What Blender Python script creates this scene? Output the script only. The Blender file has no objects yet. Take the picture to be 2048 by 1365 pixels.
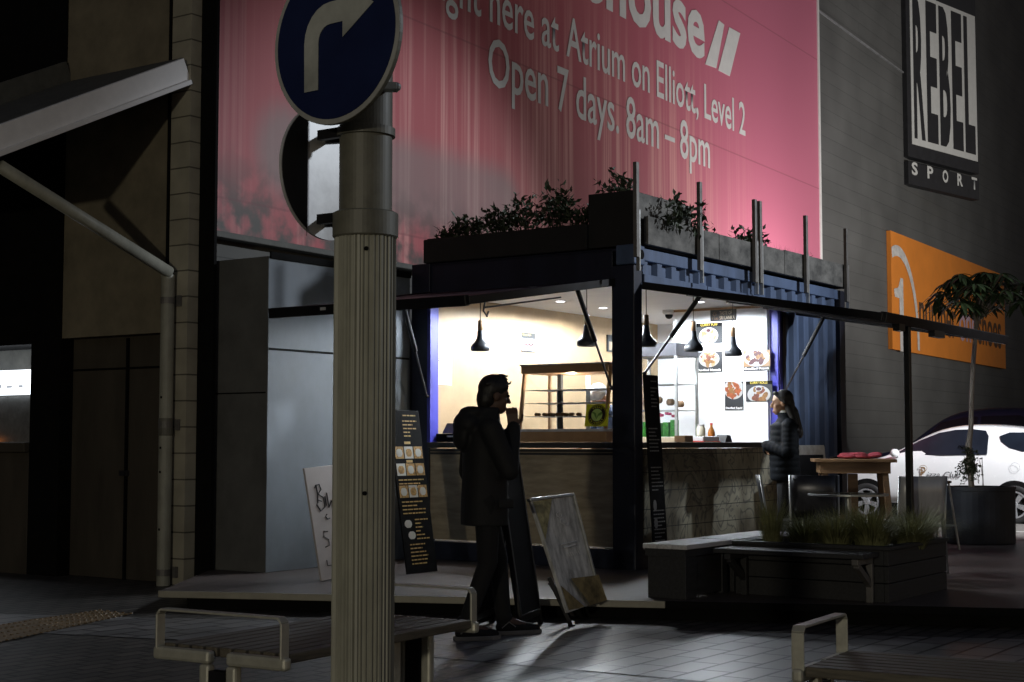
import bpy, bmesh, math, random
from mathutils import Vector, Matrix, Euler
random.seed(7)
S = bpy.context.scene
COL = S.collection
rad = math.radians

# ------------------------------------------------------------------ camera
HC = 1.30
FPX = 3000.0
PITCH = math.atan(202.5 / FPX)
cd = bpy.data.cameras.new("camera"); cam = bpy.data.objects.new("camera", cd); COL.objects.link(cam)
cam.location = (0, 0, HC); cam.rotation_euler = (math.pi / 2 + PITCH, 0, 0)
cd.sensor_width = 36; cd.lens = FPX / 2048 * 36; cd.clip_start = 0.1; cd.clip_end = 400
S.camera = cam
# ------------------------------------------------------------------ world, exposure
w = bpy.data.worlds.new("World"); S.world = w; w.use_nodes = True
nt = w.node_tree; nt.nodes.clear()
wo = nt.nodes.new('ShaderNodeOutputWorld'); bg = nt.nodes.new('ShaderNodeBackground'); sk = nt.nodes.new('ShaderNodeTexSky')
sk.sky_type = 'NISHITA'; sk.sun_disc = False; sk.sun_elevation = rad(-4); sk.sun_rotation = rad(120)
bg.inputs[1].default_value = 1.5
nt.links.new(sk.outputs[0], bg.inputs[0]); nt.links.new(bg.outputs[0], wo.inputs[0])
S.view_settings.view_transform = 'Standard'; S.view_settings.look = 'None'
S.view_settings.exposure = 0; S.view_settings.gamma = 1; S.view_settings.use_curve_mapping = False
try:
    S.cycles.use_denoising = True; S.cycles.max_bounces = 8; S.cycles.sample_clamp_indirect = 4.0
    S.cycles.caustics_reflective = False; S.cycles.caustics_refractive = False
except Exception: pass

def light(name, typ, loc, power, color=(1, 1, 1), size=.3, to=None, spot=None, blend=.6):
    l = bpy.data.lights.new(name, typ); l.energy = power; l.color = color
    if typ == 'AREA': l.shape = 'DISK'; l.size = size
    else: l.shadow_soft_size = size
    if spot: l.spot_size = rad(spot); l.spot_blend = blend
    o = bpy.data.objects.new(name, l); COL.objects.link(o); o.location = loc
    if to is not None:
        o.rotation_euler = (Vector(to) - Vector(loc)).to_track_quat('-Z', 'Y').to_euler()
    return o
# street lamps of the place (outside the frame), an added spot on the pole, and the flood lamp that washes the hoarding
light("street_light_near", 'SPOT', (-7.0, -13.0, 3.1), 1900, (1.0, .92, .72), .3, (-1.5, 9.0, 1.8), 60, .6)
light("street_light_right", 'SPOT', (14.0, 13.5, 7.5), 5200, (.86, .92, 1.0), .3, (3.2, 15.6, 4.0), 30, .7)
light("pole_fill_spot", 'SPOT', (12.0, 8.5, 6.5), 1500, (.86, .93, 1.0), .3, (-.45, 4.5, 2.25), 9, .6)  # added narrow spot that brightens only the pole and rear disc
light("car_park_light", 'SPOT', (11.5, 16.0, 8.0), 11500, (.95, .97, 1.0), .3, (7.6, 23.6, .3), 36, .8)
light("facade_flood", 'SPOT', (15.5, 24.0, 3.2), 2700, (1.0, .97, .95), .2, (8.9, 33.2, 6.2), 76, 1.0)
light("hoarding_flood", 'SPOT', (5.9, 24.95, 2.5), 620, (1.0, .96, .98), .12, (4.3, 25.9, 4.8), 165, .9)
light("hoarding_flood", 'SPOT', (9.4, 23.0, 2.9), 1100, (1.0, .95, .97), .12, (4.6, 25.6, 6.5), 120, .9)

# ------------------------------------------------------------------ frames
AY = rad(34.5)
R = Vector((math.sin(AY), math.cos(AY), 0)); L = Vector((-math.cos(AY), math.sin(AY), 0))
ROT = rad(90 - 34.5)
CN = Vector((1.12, 13.7, 0))
def W(u, v, z=0): return CN + R * u + L * v + Vector((0, 0, z))
AW = rad(31.3); RW = Vector((math.sin(AW), math.cos(AW), 0)); LW = Vector((-math.cos(AW), math.sin(AW), 0))
ROTW = rad(90 - 31.3); WO = Vector((-2.95, 13.9, 0))
def ray(px, py):
    a = (px - 1024) / FPX; b = (682.5 - py) / FPX
    return Vector((a, math.cos(PITCH) - b * math.sin(PITCH), math.sin(PITCH) + b * math.cos(PITCH)))
EYE = Vector((0, 0, HC))
def on_plane(px, py, p0, n):
    d = ray(px, py); return EYE + d * ((p0 - EYE).dot(n) / d.dot(n))
def gnd(px, py, z=0): return on_plane(px, py, Vector((0, 0, z)), Vector((0, 0, 1)))
def wall_uz(px, py, v=0):
    q = on_plane(px, py, WO + LW * v, LW) - WO; return q.dot(RW), q.z
def cu(px, py, u):            # on the container plane u = const -> (v, z)
    q = on_plane(px, py, W(u, 0), R) - CN; return q.dot(L), q.z
def cv(px, py, v):            # on the container plane v = const -> (u, z)
    q = on_plane(px, py, W(0, v), L) - CN; return q.dot(R), q.z
def at(px, py, depth):
    d = ray(px, py); return EYE + d * (depth / d.y)

# ------------------------------------------------------------------ materials
M = {}
def mat(name, col, rough=.6, metal=0., var=.25, scale=6., bump=0., emit=None, estr=0., stretch=(1, 1, 1), spec=.5, coat=0., alpha=None, trans=0.):
    m = bpy.data.materials.new(name); m.use_nodes = True
    n = m.node_tree.nodes; k = m.node_tree.links; b = n["Principled BSDF"]
    b.inputs['Roughness'].default_value = rough; b.inputs['Metallic'].default_value = metal
    b.inputs['Specular IOR Level'].default_value = spec
    if coat: b.inputs['Coat Weight'].default_value = coat; b.inputs['Coat Roughness'].default_value = .06
    tc = n.new('ShaderNodeTexCoord'); mp = n.new('ShaderNodeMapping'); mp.inputs['Scale'].default_value = stretch
    nz = n.new('ShaderNodeTexNoise'); nz.inputs['Scale'].default_value = scale; nz.inputs['Detail'].default_value = 6; nz.inputs['Roughness'].default_value = .65
    k.new(tc.outputs['Object'], mp.inputs[0]); k.new(mp.outputs[0], nz.inputs['Vector'])
    cr = n.new('ShaderNodeValToRGB')
    c0 = [max(0, c * (1 - var)) for c in col]; c1 = [min(1, c * (1 + var)) for c in col]
    cr.color_ramp.elements[0].position = .3; cr.color_ramp.elements[1].position = .7
    cr.color_ramp.elements[0].color = (*c0, 1); cr.color_ramp.elements[1].color = (*c1, 1)
    k.new(nz.outputs[0], cr.inputs[0]); k.new(cr.outputs[0], b.inputs['Base Color'])
    mr = n.new('ShaderNodeMapRange'); mr.inputs[3].default_value = max(.02, rough - .12); mr.inputs[4].default_value = min(1, rough + .12)
    k.new(nz.outputs[0], mr.inputs[0]); k.new(mr.outputs[0], b.inputs['Roughness'])
    if bump:
        bp = n.new('ShaderNodeBump'); bp.inputs['Strength'].default_value = bump; bp.inputs['Distance'].default_value = .02
        k.new(nz.outputs[0], bp.inputs['Height']); k.new(bp.outputs[0], b.inputs['Normal'])
    if emit: b.inputs['Emission Color'].default_value = (*emit, 1); b.inputs['Emission Strength'].default_value = estr
    if trans: b.inputs['Transmission Weight'].default_value = trans
    if alpha is not None: b.inputs['Alpha'].default_value = alpha
    M[name] = m; return m
def nodes(m): return m.node_tree.nodes, m.node_tree.links, m.node_tree.nodes["Principled BSDF"]

mat('navy', (.007, .010, .026), .5, 0, .3, 3, .05, stretch=(1, 1, .4))
mat('navy_lit', (.068, .105, .19), .55, 0, .35, 4, .08, stretch=(1, 1, .3))  # container navy lightened to paint in street light on its right face
mat('blue_trim', (.05, .05, .42), .45, 0, .08)
mat('black_metal', (.012, .012, .014), .4, .2, .3)
mat('dark_steel', (.10, .10, .11), .35, .8, .2)
mat('steel', (.68, .68, .69), .40, .30, .12, 12, stretch=(1, 1, .2))
mat('galv', (.5, .51, .5), .38, .75, .2, 14)
mat('alu', (.5, .49, .42), .42, .35, .12, 20, .02)
mat('white_paint', (.82, .83, .85), .5, 0, .03)
mat('ceiling_white', (.8, .82, .86), .5, 0, .06, 2, stretch=(12, .6, 1))
mat('ply', (.37, .255, .14), .5, 0, .17, 2.2, .02, stretch=(1.2, 6, 1.2))
mat('wood_light', (.22, .125, .055), .5, 0, .2, 5, .04, stretch=(1, 8, 8))
mat('wood_table', (.20, .115, .055), .5, 0, .25, 5, .05, stretch=(1.2, 9, 9))
mat('wood_slat', (.115, .10, .075), .6, 0, .4, 7, .15, stretch=(1, 12, 12))
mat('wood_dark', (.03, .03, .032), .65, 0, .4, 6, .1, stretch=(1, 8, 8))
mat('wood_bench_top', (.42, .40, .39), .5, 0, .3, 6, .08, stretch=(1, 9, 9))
mat('bench_lit', (.66, .65, .65), .5, 0, .2, 6, .05, stretch=(1, 9, 9))  # seat wood lightened to paint in the shop light on it
mat('planter_board', (.115, .11, .10), .85, 0, .75, 4.2, .25, stretch=(1, 1, 1.6))
mat('planter_black', (.012, .012, .012), .8, 0, .4, 4, .1)
mat('post_metal', (.17, .16, .15), .5, .3, .25, 9)
mat('leaf', (.030, .042, .018), .5, 0, .5, 14)
mat('leaf_big', (.065, .10, .04), .38, 0, .45, 10)
mat('grass', (.23, .235, .11), .7, 0, .5, 9, spec=.15)
mat('bark', (.34, .30, .26), .8, 0, .4, 18, .3, stretch=(1, 1, .3))
mat('pot', (.016, .017, .022), .55, 0, .5, 5, .1)
mat('soil', (.02, .016, .012), .95, 0, .5, 25, .4)
mat('sign_blue', (.006, .013, .06), .35, 0, .12)
mat('sign_white', (.66, .66, .62), .45, 0, .06)
mat('pole_paint', (.31, .305, .25), .5, 0, .22, 7, .03, stretch=(1, 1, .5))
mat('pole_dark', (.13, .125, .10), .5, 0, .3, 10)
mat('black', (.006, .006, .006), .8, 0, .3, spec=.1)
mat('chalk_black', (.010, .010, .011), .8, 0, .5, 9, spec=.12)
mat('jacket_black', (.006, .006, .007), .75, 0, .4, 16, .3)
mat('trouser', (.005, .005, .006), .85, 0, .4, 18, .2)
mat('puffer', (.008, .010, .013), .75, 0, .3, 20, .15, spec=.12)
mat('skin', (.46, .27, .17), .5, 0, .08, 10)
mat('skin_man', (.10, .055, .038), .55, 0, .08, 10)
mat('hair', (.010, .008, .007), .5, 0, .5, 40, .3, stretch=(1, 1, .3))
mat('rubber', (.015, .015, .015), .8)
mat('sole', (.25, .24, .22), .7)
mat('car_white', (.82, .83, .84), .25, 0, .02, coat=1.)
mat('car_blue', (.006, .010, .03), .6, 0, .1, spec=.2)
mat('car_glass', (.012, .016, .025), .10, 0, .2, 3, spec=.3)
mat('van_glass', (.006, .008, .012), .4, 0, .2, 3, spec=.1)
mat('rim', (.62, .63, .65), .28, .7, .06)
mat('lamp_black', (.022, .026, .032), .38, 0, .12)
mat('bulb', (1, .8, .5), .5, emit=(1, .82, .55), estr=9)
mat('downlight', (1, 1, 1), .5, emit=(.95, .97, 1), estr=16)
mat('strip_light', (1, 1, 1), .5, emit=(.86, .92, 1), estr=2.6, var=.02)
mat('strip_letter', (.5, .5, .52), .5, emit=(.7, .76, .85), estr=.55, var=.02)
mat('shade_grey', (.2, .2, .2), .7)
mat('brown_wall', (.21, .18, .125), .85, 0, .25, 2.4, .1)
mat('brown_door', (.060, .050, .037), .7, 0, .35, 2.5, .05, stretch=(1, 1, .25))
mat('pilaster', (.27, .25, .20), .85, 0, .25, 5, .1)
mat('shed_panel', (.155, .18, .205), .6, 0, .14, 3.2, .05, stretch=(1, 1, .6))
mat('shed_end_shaded', (.12, .12, .115), .6, 0, .2, 3, .05)
mat('canopy_white', (.80, .79, .79), .5, 0, .08)
mat('canopy_dark', (.09, .09, .08), .7, 0, .3)
mat('red_cloth', (.30, .035, .05), .8, 0, .4, 22, .4)
mat('red', (.6, .05, .04), .4)
mat('cream', (.36, .29, .20), .45, 0, .06)
mat('paper', (.86, .85, .78), .6, 0, .04)
mat('slate', (.012, .014, .017), .5, 0, .2)
mat('gold', (.85, .60, .10), .5)
mat('yellow', (.5, .38, .04), .5)
mat('amber_text', (.95, .58, .22), .6)
mat('white_text', (.9, .9, .88), .5, var=.02)
mat('pen', (.03, .03, .035), .6)
mat('dish', (.36, .36, .36), .3, var=.02)
mat('food_a', (.18, .085, .02), .5, 0, .5, 40)
mat('menu_food', (.75, .40, .14), .5, 0, .6, 45)
mat('food_b', (.23, .05, .007), .5, 0, .5, 40)
mat('copper', (.50, .30, .16), .35, .35, .15)
mat('food_c', (.05, .008, .011), .5, 0, .5, 40)
mat('food_d', (.12, .03, .011), .5, 0, .5, 40)
mat('vegan_yellow', (.86, .86, .03), .5)
mat('vegan_green', (.52, .72, .22), .5)
mat('vegan_leaf', (.15, .32, .05), .5)
mat('vegan_brown', (.02, .009, .006), .5)
mat('orange_sign', (.78, .25, .03), .6, 0, .08, 1.5)
mat('sign_pale', (.62, .60, .56), .55)
mat('sign_brown', (.10, .05, .025), .6)
mat('sign_black', (.02, .02, .022), .6)
mat('sign_lilac', (.55, .38, .44), .6)
mat('whiteboard', (.60, .55, .53), .5, 0, .08, 3)
mat('blue_shirt', (.04, .065, .12), .7)
mat('cap_white', (.8, .82, .86), .6)
mat('strap_red', (.6, .10, .06), .6)
mat('bottle_brown', (.35, .12, .02), .25)
mat('jar', (.75, .72, .6), .15)
mat('green_pack', (.05, .28, .03), .5, 0, .5, 30)
mat('pink_flower', (.55, .03, .12), .5, 0, .4, 30)
mat('amber_lens', (.5, .1, .02), .3)

def glass_mat(name, tint=(.95, .97, .98), fac=.10):
    m = bpy.data.materials.new(name); m.use_nodes = True; n = m.node_tree.nodes; k = m.node_tree.links
    n.clear(); o = n.new('ShaderNodeOutputMaterial'); t = n.new('ShaderNodeBsdfTransparent'); g = n.new('ShaderNodeBsdfGlossy'); mx = n.new('ShaderNodeMixShader')
    fr = n.new('ShaderNodeLayerWeight'); fr.inputs[0].default_value = .25
    mm = n.new('ShaderNodeMath'); mm.operation = 'MULTIPLY_ADD'; mm.inputs[1].default_value = .5; mm.inputs[2].default_value = fac
    t.inputs[0].default_value = (*tint, 1); g.inputs['Roughness'].default_value = .05
    k.new(fr.outputs['Fresnel'], mm.inputs[0]); k.new(mm.outputs[0], mx.inputs[0]); k.new(t.outputs[0], mx.inputs[1]); k.new(g.outputs[0], mx.inputs[2]); k.new(mx.outputs[0], o.inputs[0])
    M[name] = m; return m
glass_mat('glass')

# block wall, pavers and other patterned surfaces -------------------------------------
def brick_mat(name, c1, c2, mortar, scale, bw, rh, msize, rough, axes='xz', bump=.4, offset=.5, var=.3, spec=.5, nscale=3.):
    m = mat(name, c1, rough, 0, var, nscale, 0, spec=spec); n, k, b = nodes(m)
    tc = n.new('ShaderNodeTexCoord'); sp = n.new('ShaderNodeSeparateXYZ'); cb = n.new('ShaderNodeCombineXYZ')
    k.new(tc.outputs['Object'], sp.inputs[0]); ad = n.new('ShaderNodeMath'); ad.inputs[1].default_value = .137; k.new(sp.outputs['XYZ'.index(axes[0].upper())], ad.inputs[0]); k.new(ad.outputs[0], cb.inputs[0]); k.new(sp.outputs['XYZ'.index(axes[1].upper())], cb.inputs[1])
    br = n.new('ShaderNodeTexBrick'); br.offset = offset
    br.inputs['Scale'].default_value = scale; br.inputs['Brick Width'].default_value = bw; br.inputs['Row Height'].default_value = rh
    br.inputs['Mortar Size'].default_value = msize; br.inputs['Mortar Smooth'].default_value = .3; br.inputs['Bias'].default_value = 0
    br.inputs['Color1'].default_value = (*c1, 1); br.inputs['Color2'].default_value = (*c2, 1); br.inputs['Mortar'].default_value = (*mortar, 1)
    k.new(cb.outputs[0], br.inputs['Vector'])
    src = b.inputs['Base Color'].links[0].from_socket
    mx = n.new('ShaderNodeMix'); mx.data_type = 'RGBA'; mx.blend_type = 'OVERLAY'; mx.inputs[0].default_value = .5
    nz = n.new('ShaderNodeTexNoise'); nz.inputs['Scale'].default_value = nscale; nz.inputs['Detail'].default_value = 8
    k.new(tc.outputs['Object'], nz.inputs['Vector'])
    k.new(br.outputs[0], mx.inputs[6]); k.new(nz.outputs[0], mx.inputs[7]); k.new(mx.outputs[2], b.inputs['Base Color'])
    bp = n.new('ShaderNodeBump'); bp.inputs['Strength'].default_value = bump; bp.inputs['Distance'].default_value = .006
    sub = n.new('ShaderNodeMath'); sub.operation = 'SUBTRACT'; ml = n.new('ShaderNodeMath'); ml.operation = 'MULTIPLY'; ml.inputs[1].default_value = .5
    k.new(nz.outputs[0], ml.inputs[0]); k.new(ml.outputs[0], sub.inputs[0]); k.new(br.outputs['Fac'], sub.inputs[1])
    k.new(sub.outputs[0], bp.inputs['Height']); k.new(bp.outputs[0], b.inputs['Normal'])
    return m
brick_mat('block_wall', (.105, .105, .098), (.098, .098, .092), (.066, .066, .062), 1, 5.0, .28, .006, .85, nscale=.7)
brick_mat('paver', (.27, .255, .25), (.205, .20, .20), (.012, .012, .012), 1, .40, .20, .013, .34, 'xy', .5, .37, nscale=2.)
brick_mat('cobble', (.105, .092, .080), (.055, .050, .046), (.010, .010, .010), 1, .24, .12, .014, .5, 'xy', .6, nscale=5.)
brick_mat('pilaster_block', (.40, .37, .29), (.37, .34, .265), (.12, .11, .085), 1, 5.0, .24, .008, .85, 'yz', .4, .5, nscale=3.)
mat('asphalt', (.05, .05, .052), .75, 0, .4, 30, .4)
mat('asphalt_lot', (.14, .13, .12), .8, 0, .5, 14, .5)
mat('deck', (.095, .074, .068), .5, 0, .25, 4, .1, stretch=(1, 6, 1))
mat('deck_trim', (.33, .31, .25), .5, .2, .15)
mat('tactile', (.20, .13, .06), .6, 0, .3, 6, .1)

def mural_mat():
    m = mat('mural', (.16, .16, .14), .7, 0, .5, 3.5, .1); n, k, b = nodes(m)
    tc = n.new('ShaderNodeTexCoord')
    wv = n.new('ShaderNodeTexNoise'); wv.inputs['Scale'].default_value = 2.6; wv.inputs['Detail'].default_value = 2; wv.inputs['Distortion'].default_value = 3.0
    vz = n.new('ShaderNodeTexNoise'); vz.inputs['Scale'].default_value = 1.7; vz.inputs['Detail'].default_value = 5
    mp = n.new('ShaderNodeMapping'); mp.inputs['Scale'].default_value = (1, 1, .8)
    k.new(tc.outputs['Object'], mp.inputs[0]); k.new(mp.outputs[0], wv.inputs['Vector']); k.new(mp.outputs[0], vz.inputs['Vector'])
    r1 = n.new('ShaderNodeValToRGB'); e = r1.color_ramp.elements
    e[0].position = .46; e[0].color = (.27, .265, .22, 1); e[1].position = .54; e[1].color = (.29, .285, .24, 1)
    for p, c in ((.485, .15), (.5, .10), (.515, .16)):
        q = e.new(p); q.color = (c, c, c * .9, 1)
    r2 = n.new('ShaderNodeValToRGB'); f = r2.color_ramp.elements
    f[0].position = .4; f[0].color = (.45, .40, .32, 1); f[1].position = .6; f[1].color = (1.3, 1.25, 1.1, 1)
    mx = n.new('ShaderNodeMix'); mx.data_type = 'RGBA'; mx.blend_type = 'MULTIPLY'; mx.inputs[0].default_value = 1
    k.new(wv.outputs[0], r1.inputs[0]); k.new(vz.outputs[0], r2.inputs[0]); k.new(r1.outputs[0], mx.inputs[6]); k.new(r2.outputs[0], mx.inputs[7])
    sp = n.new('ShaderNodeSeparateXYZ'); k.new(tc.outputs['Object'], sp.inputs[0])
    md = n.new('ShaderNodeMath'); md.operation = 'PINGPONG'; md.inputs[1].default_value = .085; k.new(sp.outputs[2], md.inputs[0])
    lt = n.new('ShaderNodeMath'); lt.operation = 'LESS_THAN'; lt.inputs[1].default_value = .004; k.new(md.outputs[0], lt.inputs[0])
    m2 = n.new('ShaderNodeMix'); m2.data_type = 'RGBA'; m2.inputs[7].default_value = (.03, .03, .028, 1)
    k.new(lt.outputs[0], m2.inputs[0]); k.new(mx.outputs[2], m2.inputs[6]); k.new(m2.outputs[2], b.inputs['Base Color'])
mural_mat()
mat('counter_ply', (.36, .30, .21), .6, 0, .3, 3, .1, stretch=(1, 1, 5))

def billboard_mat():
    m = bpy.data.materials.new('hoarding_pink'); m.use_nodes = True; n, k, b = nodes(m)
    b.inputs['Roughness'].default_value = .55
    tc = n.new('ShaderNodeTexCoord'); sp = n.new('ShaderNodeSeparateXYZ'); k.new(tc.outputs['Object'], sp.inputs[0])
    def math_(op, a, c=None, d=None):
        q = n.new('ShaderNodeMath'); q.operation = op
        for i, x in enumerate((a, c, d)):
            if x is None: continue
            if isinstance(x, (int, float)): q.inputs[i].default_value = x
            else: k.new(x, q.inputs[i])
        return q.outputs[0]
    def rng(x, a, c, d=0., e=1.):
        q = n.new('ShaderNodeMapRange'); q.interpolation_type = 'SMOOTHSTEP'; k.new(x, q.inputs[0])
        for i, y in enumerate((a, c, d, e)): q.inputs[i + 1].default_value = y
        return q.outputs[0]
    def noise(sc, det, mapping, dist=0):
        mp = n.new('ShaderNodeMapping'); mp.inputs['Scale'].default_value = mapping; k.new(tc.outputs['Object'], mp.inputs[0])
        q = n.new('ShaderNodeTexNoise'); q.inputs['Scale'].default_value = sc; q.inputs['Detail'].default_value = det; q.inputs['Distortion'].default_value = dist
        k.new(mp.outputs[0], q.inputs['Vector']); return q.outputs[0]
    u, z = sp.outputs[0], sp.outputs[2]
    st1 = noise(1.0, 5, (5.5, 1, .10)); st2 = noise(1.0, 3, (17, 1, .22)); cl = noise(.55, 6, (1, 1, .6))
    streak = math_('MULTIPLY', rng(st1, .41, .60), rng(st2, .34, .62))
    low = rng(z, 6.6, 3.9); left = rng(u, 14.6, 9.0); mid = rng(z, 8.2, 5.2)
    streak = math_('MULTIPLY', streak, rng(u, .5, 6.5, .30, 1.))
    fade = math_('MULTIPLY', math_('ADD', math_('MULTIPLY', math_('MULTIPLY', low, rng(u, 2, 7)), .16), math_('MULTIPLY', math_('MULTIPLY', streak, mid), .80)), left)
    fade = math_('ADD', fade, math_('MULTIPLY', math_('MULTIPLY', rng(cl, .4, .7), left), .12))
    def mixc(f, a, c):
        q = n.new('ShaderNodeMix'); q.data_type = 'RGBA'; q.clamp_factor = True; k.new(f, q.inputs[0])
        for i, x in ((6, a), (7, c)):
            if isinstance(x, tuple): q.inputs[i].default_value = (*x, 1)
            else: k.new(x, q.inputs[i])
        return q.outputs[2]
    base = mixc(rng(u, 5, 15), (.39, .08, .092), (.53, .15, .22))  # right end paler and pinker, painting in the flood lamp's glow
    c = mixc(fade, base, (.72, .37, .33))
    # the printed pale pill behind the plants
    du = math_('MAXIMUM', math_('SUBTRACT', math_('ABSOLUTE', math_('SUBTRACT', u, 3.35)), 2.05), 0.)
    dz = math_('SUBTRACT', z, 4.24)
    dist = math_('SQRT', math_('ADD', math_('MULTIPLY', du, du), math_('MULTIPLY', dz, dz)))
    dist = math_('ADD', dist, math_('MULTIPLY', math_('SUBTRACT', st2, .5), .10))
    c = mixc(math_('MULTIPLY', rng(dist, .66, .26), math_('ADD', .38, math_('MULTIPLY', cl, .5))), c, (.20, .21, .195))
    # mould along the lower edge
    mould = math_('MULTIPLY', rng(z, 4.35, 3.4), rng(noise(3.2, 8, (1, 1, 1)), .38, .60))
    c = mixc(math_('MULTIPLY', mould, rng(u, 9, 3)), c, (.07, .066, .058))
    # sheet joints
    jn = math_('LESS_THAN', math_('ABSOLUTE', math_('SUBTRACT', math_('PINGPONG', math_('ADD', z, ZJ), 1.25), .0)), .012)
    c = mixc(math_('MULTIPLY', jn, .35), c, (.16, .04, .05))
    k.new(c, b.inputs['Base Color']); M['hoarding_pink'] = m
ZJ = -wall_uz(905, 72)[1] % 2.5
billboard_mat()

# ------------------------------------------------------------------ mesh helpers
class MB:
    def __init__(self): self.v = []; self.f = []
    def add(self, vs, fs):
        o = len(self.v); self.v += [Vector(p) for p in vs]; self.f += [[i + o for i in f] for f in fs]; return self
    def box(self, x0, x1, y0, y1, z0, z1, mtx=None):
        vs = [Vector(p) for p in ((x0, y0, z0), (x1, y0, z0), (x1, y1, z0), (x0, y1, z0), (x0, y0, z1), (x1, y0, z1), (x1, y1, z1), (x0, y1, z1))]
        if mtx: vs = [mtx @ p for p in vs]
        return self.add(vs, [(0, 3, 2, 1), (4, 5, 6, 7), (0, 1, 5, 4), (1, 2, 6, 5), (2, 3, 7, 6), (3, 0, 4, 7)])
    def bar(self, p, q, a, b=None, up=(0, 0, 1)):
        p = Vector(p); q = Vector(q); b = b or a; d = (q - p); l = d.length; d.normalize(); up = Vector(up)
        if abs(d.dot(up)) > .98: up = Vector((1, 0, 0))
        s = d.cross(up).normalized(); t = s.cross(d).normalized()
        m = Matrix((s, d, t)).transposed().to_4x4(); m.translation = p
        return self.box(-a / 2, a / 2, 0, l, -b / 2, b / 2, m)
    def loft(self, rings, cap=True):
        n = len(rings[0]); o = len(self.v)
        for r in rings: self.v += [Vector(p) for p in r]
        for i in range(len(rings) - 1):
            for j in range(n):
                a = o + i * n + j; b_ = o + i * n + (j + 1) % n
                self.f.append([a, b_, b_ + n, a + n])
        if cap: self.f.append([o + j for j in range(n)][::-1]); self.f.append([o + (len(rings) - 1) * n + j for j in range(n)])
        return self
    def tube(self, pts, rs, n=10, cap=True):
        pts = [Vector(p) for p in pts]
        if not isinstance(rs, (list, tuple)): rs = [rs] * len(pts)
        rings = []
        for i, p in enumerate(pts):
            d = (pts[min(i + 1, len(pts) - 1)] - pts[max(i - 1, 0)]).normalized()
            ref = Vector((0, 0, 1)) if abs(d.z) < .9 else Vector((1, 0, 0))
            s = d.cross(ref).normalized(); t = d.cross(s).normalized()
            rings.append([p + (s * math.cos(2 * math.pi * j / n) + t * math.sin(2 * math.pi * j / n)) * rs[i] for j in range(n)])
        return self.loft(rings, cap)
    def lathe(self, prof, c=(0, 0, 0), n=24, cap=True):
        c = Vector(c)
        return self.loft([[c + Vector((r * math.cos(2 * math.pi * j / n), r * math.sin(2 * math.pi * j / n), z)) for j in range(n)] for r, z in prof], cap)
    def prism(self, poly, t, mtx):          # polygon in (x, z), thickness t along y
        n = len(poly)
        a = [mtx @ Vector((x, 0, z)) for x, z in poly]; b_ = [mtx @ Vector((x, t, z)) for x, z in poly]
        fs = [list(range(n)), list(range(2 * n - 1, n - 1, -1))] + [[i, i + n, (i + 1) % n + n, (i + 1) % n] for i in range(n)]
        return self.add(a + b_, fs)
    def ell(self, c, r, n=12, mtx=None):
        c = Vector(c); rings = []
        for i in range(1, n):
            th = math.pi * i / n
            rings.append([Vector((r[0] * math.sin(th) * math.cos(2 * math.pi * j / (2 * n)), r[1] * math.sin(th) * math.sin(2 * math.pi * j / (2 * n)), -r[2] * math.cos(th))) for j in range(2 * n)])
        if mtx: rings = [[mtx @ p for p in q] for q in rings]
        rings = [[p + c for p in q] for q in rings]
        return self.loft(rings)
    def cap(self, p, r0, q, r1, n=10):
        p = Vector(p); q = Vector(q); d = (q - p).normalized()
        pts = []; rs = []
        for a in (-80, -55, -28, 0): pts.append(p + d * r0 * math.sin(rad(a))); rs.append(r0 * math.cos(rad(a)))
        for a in (0, 28, 55, 80): pts.append(q + d * r1 * math.sin(rad(a))); rs.append(r1 * math.cos(rad(a)))
        ref = Vector((0, 0, 1)) if abs(d.z) < .9 else Vector((1, 0, 0))
        s = d.cross(ref).normalized(); t = d.cross(s).normalized()
        return self.loft([[c + (s * math.cos(2 * math.pi * j / n) + t * math.sin(2 * math.pi * j / n)) * r for j in range(n)] for c, r in zip(pts, rs)])
    def build(self, name, m, parent=None, bevel=0, smooth=False, subd=0, fix=True):
        me = bpy.data.meshes.new(name); me.from_pydata([tuple(p) for p in self.v], [], self.f)
        if fix:
            b = bmesh.new(); b.from_mesh(me); bmesh.ops.recalc_face_normals(b, faces=b.faces); b.to_mesh(me); b.free()
        me.materials.append(M[m] if isinstance(m, str) else m)
        if smooth: me.polygons.foreach_set('use_smooth', [True] * len(me.polygons))
        o = bpy.data.objects.new(name, me); COL.objects.link(o)
        if parent: o.parent = parent
        if bevel:
            q = o.modifiers.new('bevel', 'BEVEL'); q.width = bevel; q.segments = 2; q.limit_method = 'ANGLE'; q.angle_limit = rad(40)
        if subd:
            q = o.modifiers.new('subsurf', 'SUBSURF'); q.levels = subd; q.render_levels = subd
        return o
def remeshed(mb, name, m, parent, voxel=.01, it=6, fac=.5):
    o = mb.build(name, m, parent, smooth=True)
    q = o.modifiers.new('r', 'REMESH'); q.mode = 'VOXEL'; q.voxel_size = voxel; q.use_smooth_shade = True
    s = o.modifiers.new('s', 'SMOOTH'); s.factor = fac; s.iterations = it
    dg = bpy.context.evaluated_depsgraph_get(); dg.update()
    me = bpy.data.meshes.new_from_object(o.evaluated_get(dg)); o.modifiers.clear(); o.data = me
    me.polygons.foreach_set('use_smooth', [True] * len(me.polygons))
    if not me.materials: me.materials.append(M[m])
    return o
def B(x0, x1, y0, y1, z0, z1): return MB().box(x0, x1, y0, y1, z0, z1)
def tag(o, label=None, cat=None, group=None, kind=None):
    if label: o['label'] = label
    if cat: o['category'] = cat
    if group: o['group'] = group
    if kind: o['kind'] = kind
    return o
def thing(name, label, cat, loc=(0, 0, 0), rz=0, group=None):
    o = bpy.data.objects.new(name, None); COL.objects.link(o); o.location = loc; o.rotation_euler = (0, 0, rz)
    return tag(o, label, cat, group)
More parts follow.
